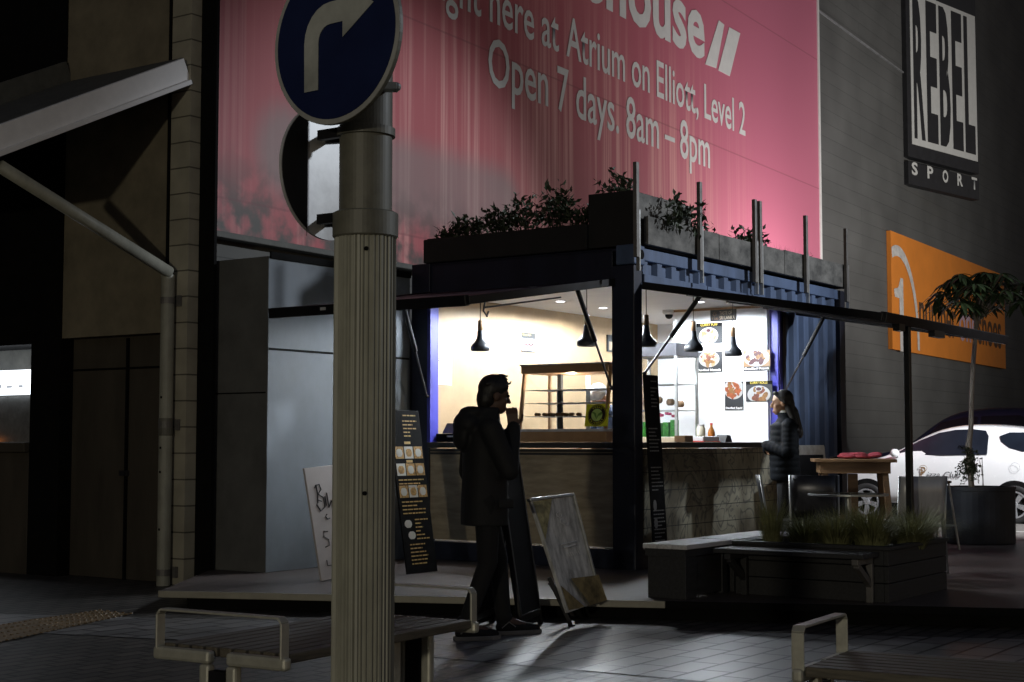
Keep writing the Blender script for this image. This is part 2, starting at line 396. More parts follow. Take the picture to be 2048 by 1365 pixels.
def copy_tree(o, parent=None):
    c = o.copy(); COL.objects.link(c); c.parent = parent
    for ch in [x for x in bpy.data.objects if x.parent == o]: copy_tree(ch, c)
    return c
def text_mesh(name, body, m, parent, mtx, width=None, height=None, bold=0., thick=.003, align='L', shear=0., spacing=1.0, scale=None):
    """flat lettering in the plane (x right, z up, -y to the viewer) of mtx; returns object"""
    cu_ = bpy.data.curves.new(name, 'FONT'); cu_.body = body; cu_.size = 1; cu_.offset = bold; cu_.shear = shear; cu_.space_character = spacing; cu_.resolution_u = 3
    t = bpy.data.objects.new(name, cu_); COL.objects.link(t)
    dg = bpy.context.evaluated_depsgraph_get(); dg.update()
    me = bpy.data.meshes.new_from_object(t.evaluated_get(dg)); bpy.data.objects.remove(t); bpy.data.curves.remove(cu_)
    xs = [p.co.x for p in me.vertices]; ys = [p.co.y for p in me.vertices]
    x0, x1, y0, y1 = min(xs), max(xs), min(ys), max(ys)
    ref = .70                                           # cap height of the built-in face
    sx = width / (x1 - x0) if width else None; sy = height / ref if height else None
    sx = sx or sy; sy = sy or sx
    if scale: sx, sy = scale
    ox = {'L': x0, 'R': x1, 'C': (x0 + x1) / 2}[align]
    for p in me.vertices: p.co = mtx @ Vector(((p.co.x - ox) * sx, -thick, p.co.y * sy))
    me.materials.clear(); me.materials.append(M[m]); me.name = name
    o = bpy.data.objects.new(name, me); COL.objects.link(o); o.parent = parent
    return o, sx, sy
T = Matrix.Translation
def Rz(a): return Matrix.Rotation(a, 4, 'Z')
def Rx(a): return Matrix.Rotation(a, 4, 'X')
def Ry(a): return Matrix.Rotation(a, 4, 'Y')
IDM = Matrix.Identity(4)
GZ = .14            # deck height

# ================================================================== SETTING
def sheet(name, pts, z, m, kind='structure', thick=None):
    mb = MB()
    if thick: 
        mb.loft([[(x, y, z - thick) for x, y in pts], [(x, y, z) for x, y in pts]])
    else: mb.add([(x, y, z) for x, y in pts], [list(range(len(pts)))])
    return tag(mb.build(name, m), kind=kind)
def local_sheet(name, pts, z, m, rz=ROT, org=CN):
    """sheet whose object axes follow the paving"""
    inv = (T((org.x, org.y, 0)) @ Rz(rz)).inverted()
    mb = MB().add([inv @ Vector((x, y, z)) for x, y in pts], [list(range(len(pts)))])
    o = mb.build(name, m); o.location = (org.x, org.y, 0); o.rotation_euler = (0, 0, rz); return tag(o, kind='structure')
def add_ground():
    local_sheet('ground', [(-120, -20), (160, -20), (160, 200), (-120, 200)], -.004, 'cobble')
    a = gnd(-250, 1222); b = gnd(2500, 1290); c = gnd(2500, 1478); d = gnd(1400, 1362); e = gnd(640, 1294); f = gnd(-250, 1250)
    local_sheet('pavement', [(p.x, p.y) for p in (f, e, d, c, b, a)], 0, 'paver')
    sheet('car_park', [(4.5, 17.4), (40, 17.0), (60, 60), (8.6, 32.5), (3.2, 23.5)], .004, 'asphalt_lot')
    k = MB()
    for i in range(6):
        p = Vector((8.3 + 2.9 * (i - 1) * R.x, 21.2 + 2.9 * (i - 1) * R.y, .008)); q = p + L * 4.4
        s = R * .05; k.add([p - s, p + s, q + s, q - s], [(0, 1, 2, 3)])
    tag(k.build('bay_marking', 'sign_white'), kind='structure')
    t = [gnd(-60, 1262), gnd(-60, 1298), gnd(110, 1262), gnd(262, 1229), gnd(200, 1222), gnd(60, 1240)]
    o = sheet('tactile_paving', [(p.x, p.y) for p in t], .004, 'tactile')
    st = MB()
    for i in range(26):
        for j in range(5):
            f1 = i / 25; f2 = j / 4
            p = (t[0].lerp(t[4], f1)).lerp(t[1].lerp(t[3], f1), f2)
            st.lathe([(.014, .004), (.011, .011)], (p.x, p.y, 0), 8)
    tag(st.build('tactile_stud', 'tactile', o), kind='stuff')
    # low deck the container stands on
    fl = gnd(318, 1183, GZ); fr = gnd(1330, 1204, GZ); dirv = (fr - fl); ext = fl + dirv * 2.6
    poly = [(fl.x, fl.y), (ext.x, ext.y), (ext.x + 1.2, 17.2), (4.2, 18.2), (5.0, 20.0), (-1.2, 17.0), (-2.75, 14.1)]
    inv = (T((CN.x, CN.y, 0)) @ Rz(ROT)).inverted()
    def ring(z, inset=0):
        out = []
        c = Vector((3, 14.5, 0))
        for x, y in poly:
            p = Vector((x, y, 0)); d = (c - p).normalized(); out.append(inv @ Vector((p.x + d.x * inset, p.y + d.y * inset, z)))
        return out
    d = MB().loft([ring(.105), ring(GZ)]).build('deck_platform', 'deck'); d.location = CN; d.rotation_euler = (0, 0, ROT); tag(d, kind='structure')
    r = MB().loft([ring(.0, .22), ring(.1045, .22)]).build('deck_base', 'black', d)  # black paints in the shade under the deck edge
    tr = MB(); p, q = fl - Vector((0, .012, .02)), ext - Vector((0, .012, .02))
    q = fr - Vector((0, .012, .02)); tr.bar(inv @ p, inv @ q, .02, .052); tr.build('edge_trim', 'deck_trim', d, bevel=.004); e2 = ext - Vector((0, .012, .02)); MB().bar(inv @ (q + dirv.normalized() * .005), inv @ e2, .02, .052).build('edge_shadow_trim', 'black', d)  # black bar paints the deck edge as shaded, right of the trim
add_ground()

# ================================================================== BIG WALL AND ITS SIGNS
bw = thing('department_store', 'long grey block wall of a store building rising behind the container stall', 'building', WO, ROTW)
B(.12, 62, .12, .6, -.02, 20).build('wall', 'block_wall', bw)
pp = MB(); u0, z0 = wall_uz(1640, 25, .12); 
pp.bar((17.0, .10, z0), (23.0, .10, z0 - .05), .04, .03); pp.build('conduit', 'shade_grey', bw)
bb = thing('billboard', 'huge faded pink advertising hoarding with white lettering and run-down streaks', 'billboard', WO, ROTW)
UL, _ = wall_uz(411, 440); UR, _ = wall_uz(1637, 300); _, ZB = wall_uz(411, 458)
ZT = 13.5
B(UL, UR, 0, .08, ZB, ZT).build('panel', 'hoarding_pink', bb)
for x0, x1, z0, z1 in ((UL - .05, UL, ZB - .05, ZT), (UR, UR + .07, ZB - .05, ZT), (UL, UR, ZB - .06, ZB)):
    B(x0, x1, -.03, .1, z0, z1).build('frame_rail', 'sign_white' if z1 > ZB + 1 else 'canopy_dark', bb, bevel=.008)  # side rails whitened, bottom rail darkened, painting in how light falls
def bl(body, pl, pr, base, cap, bold, m='sign_white', txt='lettering'):
    (x0, _), (x1, _) = wall_uz(*pl), wall_uz(*pr); _, z = wall_uz(*base); _, zt = wall_uz(*cap)
    o, sx, sy = text_mesh(txt, body, m, bb, T((x0, 0, z)), x1 - x0, zt - z, bold, .006)
    return sx, sy, z
bl("Open 7 days. 8am – 8pm", (976, 140), (1419, 300), (1300, 291), (1300, 291 - 80), .009)
sx, sy, za = bl("Atrium on Elliott, Level 2", (1132, 80), (1490, 240), (1310, 191), (1310, 118), .009)
text_mesh('lettering', "Right here at", 'sign_white', bb, T((wall_uz(1117, 80)[0], 0, za)), bold=.009, thick=.006, align='R', scale=(sx, sy))
(xh0, _), (xh1, _) = wall_uz(1212, 20), wall_uz(1409, 90); _, zh = wall_uz(1394, 117); _, zh2 = wall_uz(1394, 12)
zh += .06
_, sx, sy = text_mesh('lettering', "house", 'sign_white', bb, T((xh0, 0, zh)), xh1 - xh0, (zh2 - zh) * 1.30, .026, .006)
text_mesh('lettering', "Ware", 'sign_white', bb, T((xh0 - .10, 0, zh)), bold=.026, thick=.006, align='R', scale=(sx, sy))
sl = MB()
for q in (((1410, 129), (1432, 137), (1448, 50), (1437, 41)), ((1436, 141), (1459, 153), (1480, 67), (1458, 55))):
    a_ = [wall_uz(*p) for p in q]; sl.prism(a_, .006, T((0, -.006, 0)))
sl.build('slash_mark', 'sign_white', bb)

# angled black and white block-letter sign
def angled_sign():
    uo, zb = wall_uz(1818, 368); p = WO + RW * uo; AS = rad(45.0); d = Vector((math.sin(AS), math.cos(AS), 0))
    t = thing('wall_sign', 'tall black sign with narrow block capitals in a white field, high on the store wall', 'sign', (p.x, p.y, 0), math.pi / 2 - AS)
    fr = -Vector((math.cos(AS), -math.sin(AS), 0)); nrm = Vector((-math.cos(AS), math.sin(AS), 0))
    def hit(px, py):
        q = on_plane(px, py, p, nrm) - p; return q.dot(d), q.z
    Wd = hit(1959, 395)[0]
    zs0 = hit(1818, 368)[1]; zs1 = hit(1818, 322)[1]; zb0 = hit(1818, 313)[1]; zw0 = hit(1822, 288)[1]; zw1 = hit(1822, 288)[1] + 3.55
    B(0, Wd, 0, .22, zs0, zs1).build('lower_panel', 'sign_black', t, bevel=.01)
    B(0, Wd, 0, .22, zb0, zw1 + .42).build('upper_panel', 'sign_black', t, bevel=.01)
    x0 = hit(1823, 250)[0]; x1 = hit(1954, 280)[0]
    B(x0, x1, -.012, -.002, zw0, zw1).build('white_field', 'sign_white', t)
    zl0 = zw0 + .30; hl = 3.08
    n_ = 5; gap = .10; cw = (x1 - x0 - .2 - gap * 4) / 5
    for i, ch in enumerate('REBEL'):
        xa = x0 + .10 + i * (cw + gap)
        text_mesh('lettering', ch, 'sign_black', t, T((xa, -.013, zl0)), cw, hl, .035, .006)
    for i, ch in enumerate('SPORT'):
        text_mesh('lettering', ch, 'sign_white', t, T((.12 + i * (Wd - .24 - .26) / 4, -.002, zs0 + .24)), .26, (zs1 - zs0) * .52, .03, .006)
angled_sign()
# orange sign
def orange_sign():
    t = thing('wall_sign', 'wide orange sign with a white ringed figure one on the store wall', 'sign', WO, ROTW)
    (u0, zt), (_, zb) = wall_uz(1774, 462, .1), wall_uz(1779, 699, .1); u1, _ = wall_uz(2005, 700, .1)
    B(u0, u1, .02, .115, zb, zt).build('panel', 'orange_sign', t)
    # ring: part of a big circle leaving the sign at its left and bottom edges
    cx, zp = wall_uz(1795, 491, .012); rx = wall_uz(1838, 600, .012)[0] - cx; cz = zb + .15
    m = MB(); pts = []
    for i in range(41):
        a = rad(-6 + 150 * i / 40); pts.append((cx + rx * math.cos(a), cz + (zp - cz) * math.sin(a), cx + (rx - .16) * math.cos(a), cz + (zp - cz - .24) * math.sin(a)))
    for i in range(40):
        a, b = pts[i], pts[i + 1]
        if min(a[0], a[2], b[0], b[2]) < u0 + .005 or min(a[1], a[3], b[1], b[3]) < zb + .005: continue
        m.add([(a[0], .012, a[1]), (a[2], .012, a[3]), (b[2], .012, b[3]), (b[0], .012, b[1])], [(0, 1, 2, 3)])
    m.build('ring', 'sign_pale', t)
    P_ = lambda x, y: wall_uz(x, y, .012)
    MB().prism([P_(1801, 556), P_(1806, 558), P_(1809, 704), P_(1801, 703), P_(1799, 597), P_(1790, 594), P_(1788, 578), P_(1797, 575)], .004, T((0, .010, 0))).build('numeral', 'sign_pale', t)
    zl = wall_uz(1845, 662, .012)[1]
    a0 = wall_uz(1839, 640, .012)[0]; a1 = wall_uz(1912, 640, .012)[0]; a2 = wall_uz(1918, 640, .012)[0]; a3 = wall_uz(1953, 640, .012)[0]; a4 = wall_uz(1956, 640, .012)[0]; a5 = wall_uz(2002, 660, .012)[0]
    text_mesh('lettering', 'number', 'sign_brown', t, T((a0, .014, zl)), a1 - a0, .98, .01, .004)
    text_mesh('lettering', 'one', 'sign_lilac', t, T((a2, .014, zl)), a3 - a2, .98, .02, .004)
    text_mesh('lettering', 'shoes', 'sign_brown', t, T((a4, .014, zl)), a5 - a4, .98, .01, .004)
orange_sign()

# ================================================================== LEFT BUILDING
C0 = Vector((-2.98, 13.72, 0))
def left_building():
    t = thing('corner_building', 'dim brown rendered shop building with a roller door at the left of the photo', 'building', C0, ROT)
    B(0, .13, 0, .25, -.02, 12).build('pilaster', 'pilaster_block', t)
    B(.015, .4, .252, 1.77, 2.32, 12).build('wall', 'brown_wall', t)
    B(.0, .016, .27, .30, 2.75, 12).build('groove', 'black', t)
    B(.131, .165, -.20, .2, -.02, 12).build('gap_shadow_strip', 'black', t)  # black strip put where the corner gap lies in shade
    d = B(.16, .2, .25, 1.77, 0, 2.32).build('roller_door', 'brown_door', t)
    B(.152, .16, .25, 1.77, 2.0, 2.02).build('door_rail', 'black', d); B(.13, .16, .95, .97, 0, 2.3).build('door_seam', 'black', d)
    B(.13, .158, .93, 1.04, .98, 1.03).build('handle', 'dark_steel', d)
    B(.0, .3, 1.77, 2.22, -.02, 12).build('recess_dark', 'black', t)  # black block stands in for the darkness of a recess
    B(.55, .6, 2.22, 7, -.02, 2.9).build('niche_wall', 'canopy_dark', t)
    B(0, .6, 2.22, 7, 2.28, 12).build('upper_wall', 'black', t)  # blackened to paint in the dark of the recess above the shop
    B(.0, .55, 2.22, 7, -.02, 1.20).build('stall_riser', 'brown_door', t, bevel=.01)
    B(-.06, .5, 2.221, 7, 1.20, 1.30).build('ledge', 'brown_door', t, bevel=.01)
    B(.10, .14, 2.221, 7, 1.302, 1.76).build('steel_panel', 'galv', t)
    s = B(.05, .30, 2.222, 7, 1.79, 2.03).build('lit_sign', 'strip_light', t)
    sc = MB()
    for i in range(9):
        x = 2.4 + i * .17; sc.box(.046, .049, x, x + random.uniform(.05, .11), 1.85, 1.87 + random.uniform(0, .05))
    sc.build('lettering', 'strip_letter', s)
    am = B(-.02, .02, 2.92, 3.02, 1.28, 1.34).build('warning_lamp', 'amber_lens', t)
    M['amber_glow'] = mat('amber_glow', (.9, .3, .05), .4, emit=(1, .28, .04), estr=.7); am.data.materials[0] = M['amber_glow']
left_building()
def framed():
    t = thing('framed_picture', 'small dark framed picture hung in front of the bright shop strip, far left', 'picture', C0 + R * -.05 + L * 2.86 + Vector((0, 0, 1.83)), ROT)
    B(0, .03, 0, .5, 0, .36).build('frame', 'black', t, bevel=.006); B(-.004, 0, .03, .47, .03, .33).build('print', 'shade_grey', t)
framed()
def downpipe():
    t = thing('downpipe', 'pale painted round downpipe on the pilaster under the canopy brace', 'pipe', C0 + L * .17 - R * .085, ROT)
    m = MB(); pts = [(0, 0, .0), (0, 0, 2.84)]; m.lathe([(.062, 0.0), (.062, 2.84)], n=20); m.build('pipe', 'pole_paint', t, smooth=False)
    for z in (.12, 1.46, 2.6):
        MB().lathe([(.062, z - .03), (.067, z - .03), (.067, z + .03), (.062, z + .03)], n=20).box(.05, .085, -.10, -.06, z - .05, z + .05).build('bracket', 'post_metal', t)
    MB().lathe([(.064, 1.36), (.066, 1.37), (.066, 1.5), (.064, 1.52)], n=20).build('coupling', 'pole_dark', t)
    st = MB()
    for z, a in ((.5, 200), (1.02, 230), (1.7, 215), (1.24, 190)): st.box(-.063 , -.0615, -.012, .010, z, z + .02)
    st.build('scuff', 'black', t)
downpipe()
def canopy():
    t = thing('canopy', 'white edged shop canopy sloping out over the footpath on a tube brace', 'canopy', C0, ROT)
    D = 2.10; zi, zo = 4.76, 3.74
    M_ = MB().bar((-.02, .06, zi), (-D, .06, zo), .07, .20); M_.build('fascia', 'canopy_white', t, bevel=.006)
    MB().bar((.0, .03, zi - .125), (-D, .03, zo - .125), .10, .045).build('fascia_lip', 'canopy_white', t, bevel=.006)
    MB().bar((-D - .04, .0, zo - .02), (-D - .04, 4.2, zo - .02), .08, .26).build('front_gutter', 'canopy_white', t, bevel=.006)
    MB().add([(0, .1, zi + .12), (-D, .1, zo + .12), (-D, 4.2, zo + .12), (0, 4.2, zi + .12), (0, .1, zi + .09), (-D, .1, zo + .09), (-D, 4.2, zo + .09), (0, 4.2, zi + .09)], [(0, 1, 2, 3), (7, 6, 5, 4), (0, 4, 5, 1), (1, 5, 6, 2), (2, 6, 7, 3), (3, 7, 4, 0)]).build('roof_sheet', 'canopy_dark', t)
    MB().bar((-.0, 1.75, zi + .22), (-D, 1.75, zo + .22), .06, .2).build('ridge_cap', 'canopy_dark', t)
    MB().tube([(-.10, .14, 2.86), (-D + .08, .05, zo - .20)], .055, 14).build('brace', 'pole_paint', t, smooth=True)
canopy()

# grey cabinet between the buildings and the container
def shed():
    t = thing('storage_cabinet', 'tall grey panelled cabinet between the brown building and the stall', 'cabinet', W(0, 0), ROT)
    a = B(-2.07, -.02, 2.60, 3.33, GZ, 2.98).build('body', 'shed_panel', t, bevel=.004)
    B(-2.0722, -2.0705, 2.603, 3.327, GZ + .003, 2.977).build('shaded_end', 'shed_end_shaded', t)  # thin darker skin paints the cabinet end as unlit
    sm = MB().box(-2.06, -.03, 2.5965, 2.60, 2.13, 2.15); sm.box(-2.0745, -2.0722, 2.62, 3.32, 1.74, 1.752); sm.build('seam', 'black', t)
    MB().box(-2.06, -.03, 2.58, 2.6, 2.96, 3.02).build('capping', 'black', t)
    lk = MB(); lk.box(-1.05, -1.02, 2.590, 2.6, 1.34, 1.37).box(-.80, -.77, 2.590, 2.6, 1.30, 1.36).build('lock', 'steel', t)
shed()

# ================================================================== THE CONTAINER STALL
ZC0, ZC1, ZH, ZCT = .14, 3.10, 2.77, 1.30
UR2 = 5.05; WD = 2.60; UJ = 3.17
def corrug(u0, u1, z0, z1, v=0., pitch=.28, dep=.045):
    m = MB(); xs = []; u = u0
    while u < u1 - .01:
        for du, dv in ((0, 0), (.09, 0), (.13, dep), (.24, dep)):
            if u + du < u1: xs.append((u + du, dv))
        u += pitch
    xs.append((u1, xs[-1][1]))
    n = len(xs)
    vs = [(x, v + d, z0) for x, d in xs] + [(x, v + d, z1) for x, d in xs]
    return m.add(vs, [(i, i + 1, n + i + 1, n + i) for i in range(n - 1)])
def container():
    t = thing('shipping_container', 'dark blue shipping container turned into a lit food stall with raised side flaps', 'food stall', W(0, 0), ROT)
    B(0, .15, 0, .24, ZC0, ZC1 - .17).build('corner_post', 'navy', t, bevel=.008)
    cc = MB().box(-.012, .19, -.012, .19, ZC1 - .165, ZC1 + .02).build('corner_casting', 'navy_lit', t, bevel=.015)
    MB().lathe([(.045, 0), (.045, .02)], n=14).build('slot', 'black', cc, fix=True).matrix_local = T((.09, -.014, ZC1 - .07)) @ Rx(rad(90))
    B(.0, .14, 2.365, WD - .003, ZC0, ZC1).build('corner_post', 'navy', t, bevel=.008)
    B(UR2 - .16, UR2, 0, .2, ZC0, ZC1).build('corner_post', 'navy', t, bevel=.008)
    MB().box(.02, .13, 2.351, 2.365, ZCT, ZH).box(-.003, .02, 2.351, 2.39, ZCT, ZH).build('jamb_trim', 'blue_trim', t)
    MB().box(UJ, UJ + .14, .0, .10, ZCT, ZH).box(UJ - .016, UJ, .012, .11, ZCT, ZH).build('jamb_trim', 'blue_trim', t)
    B(UJ + .07, UJ + .14, -.012, .0, .35, ZH).build('door_gasket', 'navy', t)
    B(0.02, .10, .24, 2.365, ZH, ZC1 - .002).build('header', 'navy', t, bevel=.006)
    B(.19, UR2 - .16, 0, .1, 2.985, ZC1).build('top_rail', 'navy_lit', t, bevel=.008)
    corrug(.19, UR2 - .16, 2.83, 2.985, .015).build('upper_corrugation', 'navy_lit', t, fix=False)
    MB().box(.19, 1.46, -.004, .08, ZH + .0, 2.86).box(1.48, UR2 - .16, .0, .08, ZH, 2.855).build('header_rail', 'navy_lit', t, bevel=.006)
    corrug(UJ + .14, UR2 - .16, .33, ZH, .02).build('side_corrugation', 'navy_lit', t, fix=False)
    B(.0, UR2, .02, WD - .02, ZC0, .32).build('floor_frame', 'navy', t, bevel=.006)
    # inner box: back ply wall, ceiling, partition, far end
    B(.14, UR2 - .1, 2.46, 2.52, .321, ZH + .06).build('ply_lining', 'ply', t)
    B(.141, UR2 - .02, 2.522, WD, .30, ZC1 - .01).build('rear_skin', 'navy', t)
    B(.10, UR2 - .06, .10, 2.52, 2.80, 2.84).build('ceiling', 'ceiling_white', t)
    B(.02, UR2 - .02, .02, WD - .02, ZC1 - .03, ZC1 - .006).build('roof', 'navy', t)
    pw = B(UJ - .07, UJ - .015, .115, 1.27, .321, 2.799).build('partition', 'white_paint', t)
    B(UJ - .075, UJ - .0705, .118, 1.27, 2.77, 2.795).build('cornice', 'wood_light', pw)
    B(UR2 - .16, UR2 - .1, .2, 2.46, .321, 2.799).build('end_wall', 'white_paint', t)
    B(UJ + .02, UR2 - .162, .10, .13, .321, 2.799).build('side_lining', 'white_paint', t)
    B(.10, UR2 - .17, .13, 2.46, .322, .335).build('inner_floor', 'white_paint', t)
    # counters
    B(.02, .07, .24, 2.365, .34, ZCT - .06).build('counter_front', 'counter_ply', t)
    B(.15, UJ, .02, .07, .34, ZCT - .06).build('mural_front', 'mural', t)
    MB().box(-.03, .45, .24, 2.364, ZCT - .055, ZCT).build('counter_top', 'wood_dark', t, bevel=.005)
    MB().box(.455, UJ - .08, -.03, .42, ZCT - .055, ZCT).box(.15, .455, -.03, .235, ZCT - .055, ZCT).build('counter_top', 'wood_dark', t, bevel=.005)
    for z in (ZCT - .09, ZCT - .12):
        B(-.005, .02, .24, 2.365, z, z + .02).build('counter_moulding', 'wood_dark', t)
    # raised flaps, each hinged at the head of its opening and held by two gas struts
    def flap(name, hinge0, hinge1, out, drop, mats=('navy', 'black_metal')):
        a = Vector(hinge0); b = Vector(hinge1); o_ = Vector(out); dz = Vector((0, 0, -drop))
        along = (b - a).normalized(); od = (o_ + dz).normalized(); up = along.cross(od).normalized()
        if up.z < 0: up = -up
        c = b + o_ + dz; d = a + o_ + dz
        th = up * .02
        f = MB().add([a, b, c, d, a - th, b - th, c - th, d - th], [(0, 1, 2, 3), (7, 6, 5, 4), (0, 4, 5, 1), (1, 5, 6, 2), (2, 6, 7, 3), (3, 7, 4, 0)]).build(name, mats[0], t)
        fr = MB(); q = up * -.022
        fr.bar(a + q, d + q, .05, .07, up).bar(b + q, c + q, .05, .07, up).bar(d + q, c + q, .06, .09, up)
        for k in (.25, .5, .75): fr.bar(a.lerp(b, k) + q, d.lerp(c, k) + q, .03, .05, up)
        fr.build('flap_frame', mats[1], f, bevel=.006)
        return f, a, b, c, d
    f, a, b, c, d = flap('left_flap', (-.01, 2.365, ZH + .03), (-.01, .22, ZH + .03), (-2.28, 0, 0), .345)
    cl = MB()
    for k in (.30, .62): p = d.lerp(c, k); cl.box(p.x - .035, p.x - .03, p.y - .03, p.y + .03, p.z - .03, p.z - .005)
    cl.build('latch', 'steel', f)
    hk = MB(); p0 = c.lerp(b, .12); p1 = c.lerp(b, .62)
    hk.tube([p0 + Vector((0, .02, -.10)), p1 + Vector((0, .02, -.10))], .008, 8); hk.tube([p0 + Vector((0, .02, -.05)), p0 + Vector((-.02, .02, -.13)), p0 + Vector((.03, .02, -.17)), p0 + Vector((.05, .02, -.13))], .008, 8)
    hk.build('lock_bar', 'dark_steel', f)
    f2, a2, b2, c2, d2 = flap('right_flap', (.16, -.01, ZH + .0), (3.62, -.01, ZH + .0), (0, -2.3, 0), .40)
    px_ = Vector((0, 0, 0))
    pp = d2.lerp(c2, .175); MB().bar((pp.x, pp.y + .02, GZ), (pp.x, pp.y + .02, pp.z - .02), .055).build('flap_post', 'black_metal', t, bevel=.005)
    hw = MB()
    for k in (.10, .36, .40): p = d2.lerp(c2, k); hw.box(p.x - .06, p.x + .08, p.y - .03, p.y + .03, p.z - .12, p.z - .06)
    hw.build('latch', 'black_metal', f2)
    def strut(p, q, nm='gas_strut'):
        p = Vector(p); q = Vector(q); m_ = p.lerp(q, .52)
        o = MB().tube([p, m_], .022, 10).build(nm, 'black_metal', t); MB().tube([m_, q], .011, 8).build('rod', 'dark_steel', o)
        MB().ell(q, (.02, .02, .02), 6).build('ball_joint', 'black_metal', o)
    def fl_pt(a, b, d, k, out): p = a.lerp(b, k); return p + (d - a) * out + Vector((0, 0, -.05))
    strut(fl_pt(a, b, d, .965, .22), (-.02, .235, 1.80)); strut(fl_pt(a, b, d, .03, .22), (-.02, 2.38, 1.76))
    strut(fl_pt(a2, b2, d2, .035, .225), (.13, -.03, 1.93)); strut(fl_pt(a2, b2, d2, .86, .225), (UJ + .07, -.03, 1.86))
    return t
container()
LC = (.85, .925, 1.0)
def in_cont(name, label, cat, u, v, z, group=None, rz=0): return thing(name, label, cat, W(u, v, z), ROT + rz, group)
# ---- ceiling lights
def downlights():
    spots = []
    for px, py in ((1121, 603), (1206, 616), (1400, 604)):
        q = on_plane(px, py, Vector((0, 0, 2.80)), Vector((0, 0, 1))) - CN; spots.append((q.dot(R), q.dot(L)))
    spots += [(1.05, .75), (.62, 1.35), (4.1, 1.3)]  # first two added to raise the stall light and its outside spill
    names = ['bright ceiling downlight left of the stall corner post, the one nearer the ply wall', 'bright ceiling downlight just left of the stall corner post', 'bright ceiling downlight between the two pendants at the right opening',
             'added ceiling downlight hidden by the stall corner post', 'added ceiling downlight over the display cabinet', 'ceiling downlight in the store room behind the white partition']
    first = None
    for i, (u, v) in enumerate(spots):
        if first is None:
            t = in_cont('downlight', names[0], 'ceiling light', u, v, 2.80, 'downlights in the stall ceiling')
            MB().lathe([(.05, -.006), (.062, -.006), (.066, -.001), (.05, -.001)], n=20, cap=False).build('bezel', 'white_paint', t)
            MB().lathe([(.05, -.003), (.001, -.003)], n=20).build('lens', 'downlight', t); first = t
        else:
            t = copy_tree(first); t.location = W(u, v, 2.80); t['label'] = names[i]
        p = W(u, v, 2.785); light('downlight_beam', 'SPOT', p, 215, LC, .13, p - Vector((0, 0, 1)), 174, .15)
downlights()
def pendants():
    pos = [(.22, 1.895), (.22, .645), (.58, .2), (1.51, .182), (2.46, .21)]
    lb = ['black pendant lamp at the left end of the stall, left of the standing man', 'black pendant lamp over the glass display cabinet beside the strut', 'black pendant lamp half hidden by the stall corner post',
          'black pendant lamp next to the curry puff poster', 'black pendant lamp right of the others, between two food posters']
    t0 = None
    for i, (u, v) in enumerate(pos):
        if t0 is None:
            t = in_cont('pendant_lamp', lb[0], 'pendant lamp', u, v, 0, 'black pendant lamps with wooden necks'); z = 2.21
            MB().lathe([(.086, z), (.096, z + .012), (.097, z + .035), (.088, z + .06), (.062, z + .085), (.042, z + .115), (.033, z + .15), (.029, z + .20), (.027, z + .205), (.024, z + .20), (.03, z + .12), (.055, z + .08), (.082, z + .05), (.086, z + .02)], n=28, cap=False).build('shade', 'lamp_black', t, smooth=True)
            MB().lathe([(.027, z + .205), (.024, z + .30), (.018, z + .306)], n=18).build('wooden_neck', 'wood_light', t, smooth=True)
            MB().tube([(0, 0, z + .30), (0, 0, 2.785)], .0045, 6).build('cord', 'black', t)
            MB().lathe([(.068, 2.770), (.07, 2.775), (.07, 2.7985)], n=20).build('ceiling_rose', 'dark_steel', t)
            MB().ell((0, 0, z + .045), (.03, .03, .036), 8).build('bulb', 'bulb', t, smooth=True); t0 = t
        else:
            t = copy_tree(t0); t.location = W(u, v, 0); t['label'] = lb[i]
        p = W(u, v, 2.215); light('pendant_glow', 'SPOT', p, 7, (1, .78, .5), .03, p - Vector((0, 0, 1)), 130, .6)
pendants()
def camera_dome():
    q = on_plane(1338, 621, Vector((0, 0, 2.80)), Vector((0, 0, 1)))
    t = thing('security_camera', 'white dome security camera on the stall ceiling', 'security camera', q, ROT)
    MB().lathe([(.075, 0), (.075, -.03), (.06, -.05)], n=20).build('housing', 'white_paint', t, smooth=True)
    MB().lathe([(.045, -.05), (.042, -.075), (.025, -.095), (.004, -.10)], n=18).build('dome', 'black', t, smooth=True)
camera_dome()
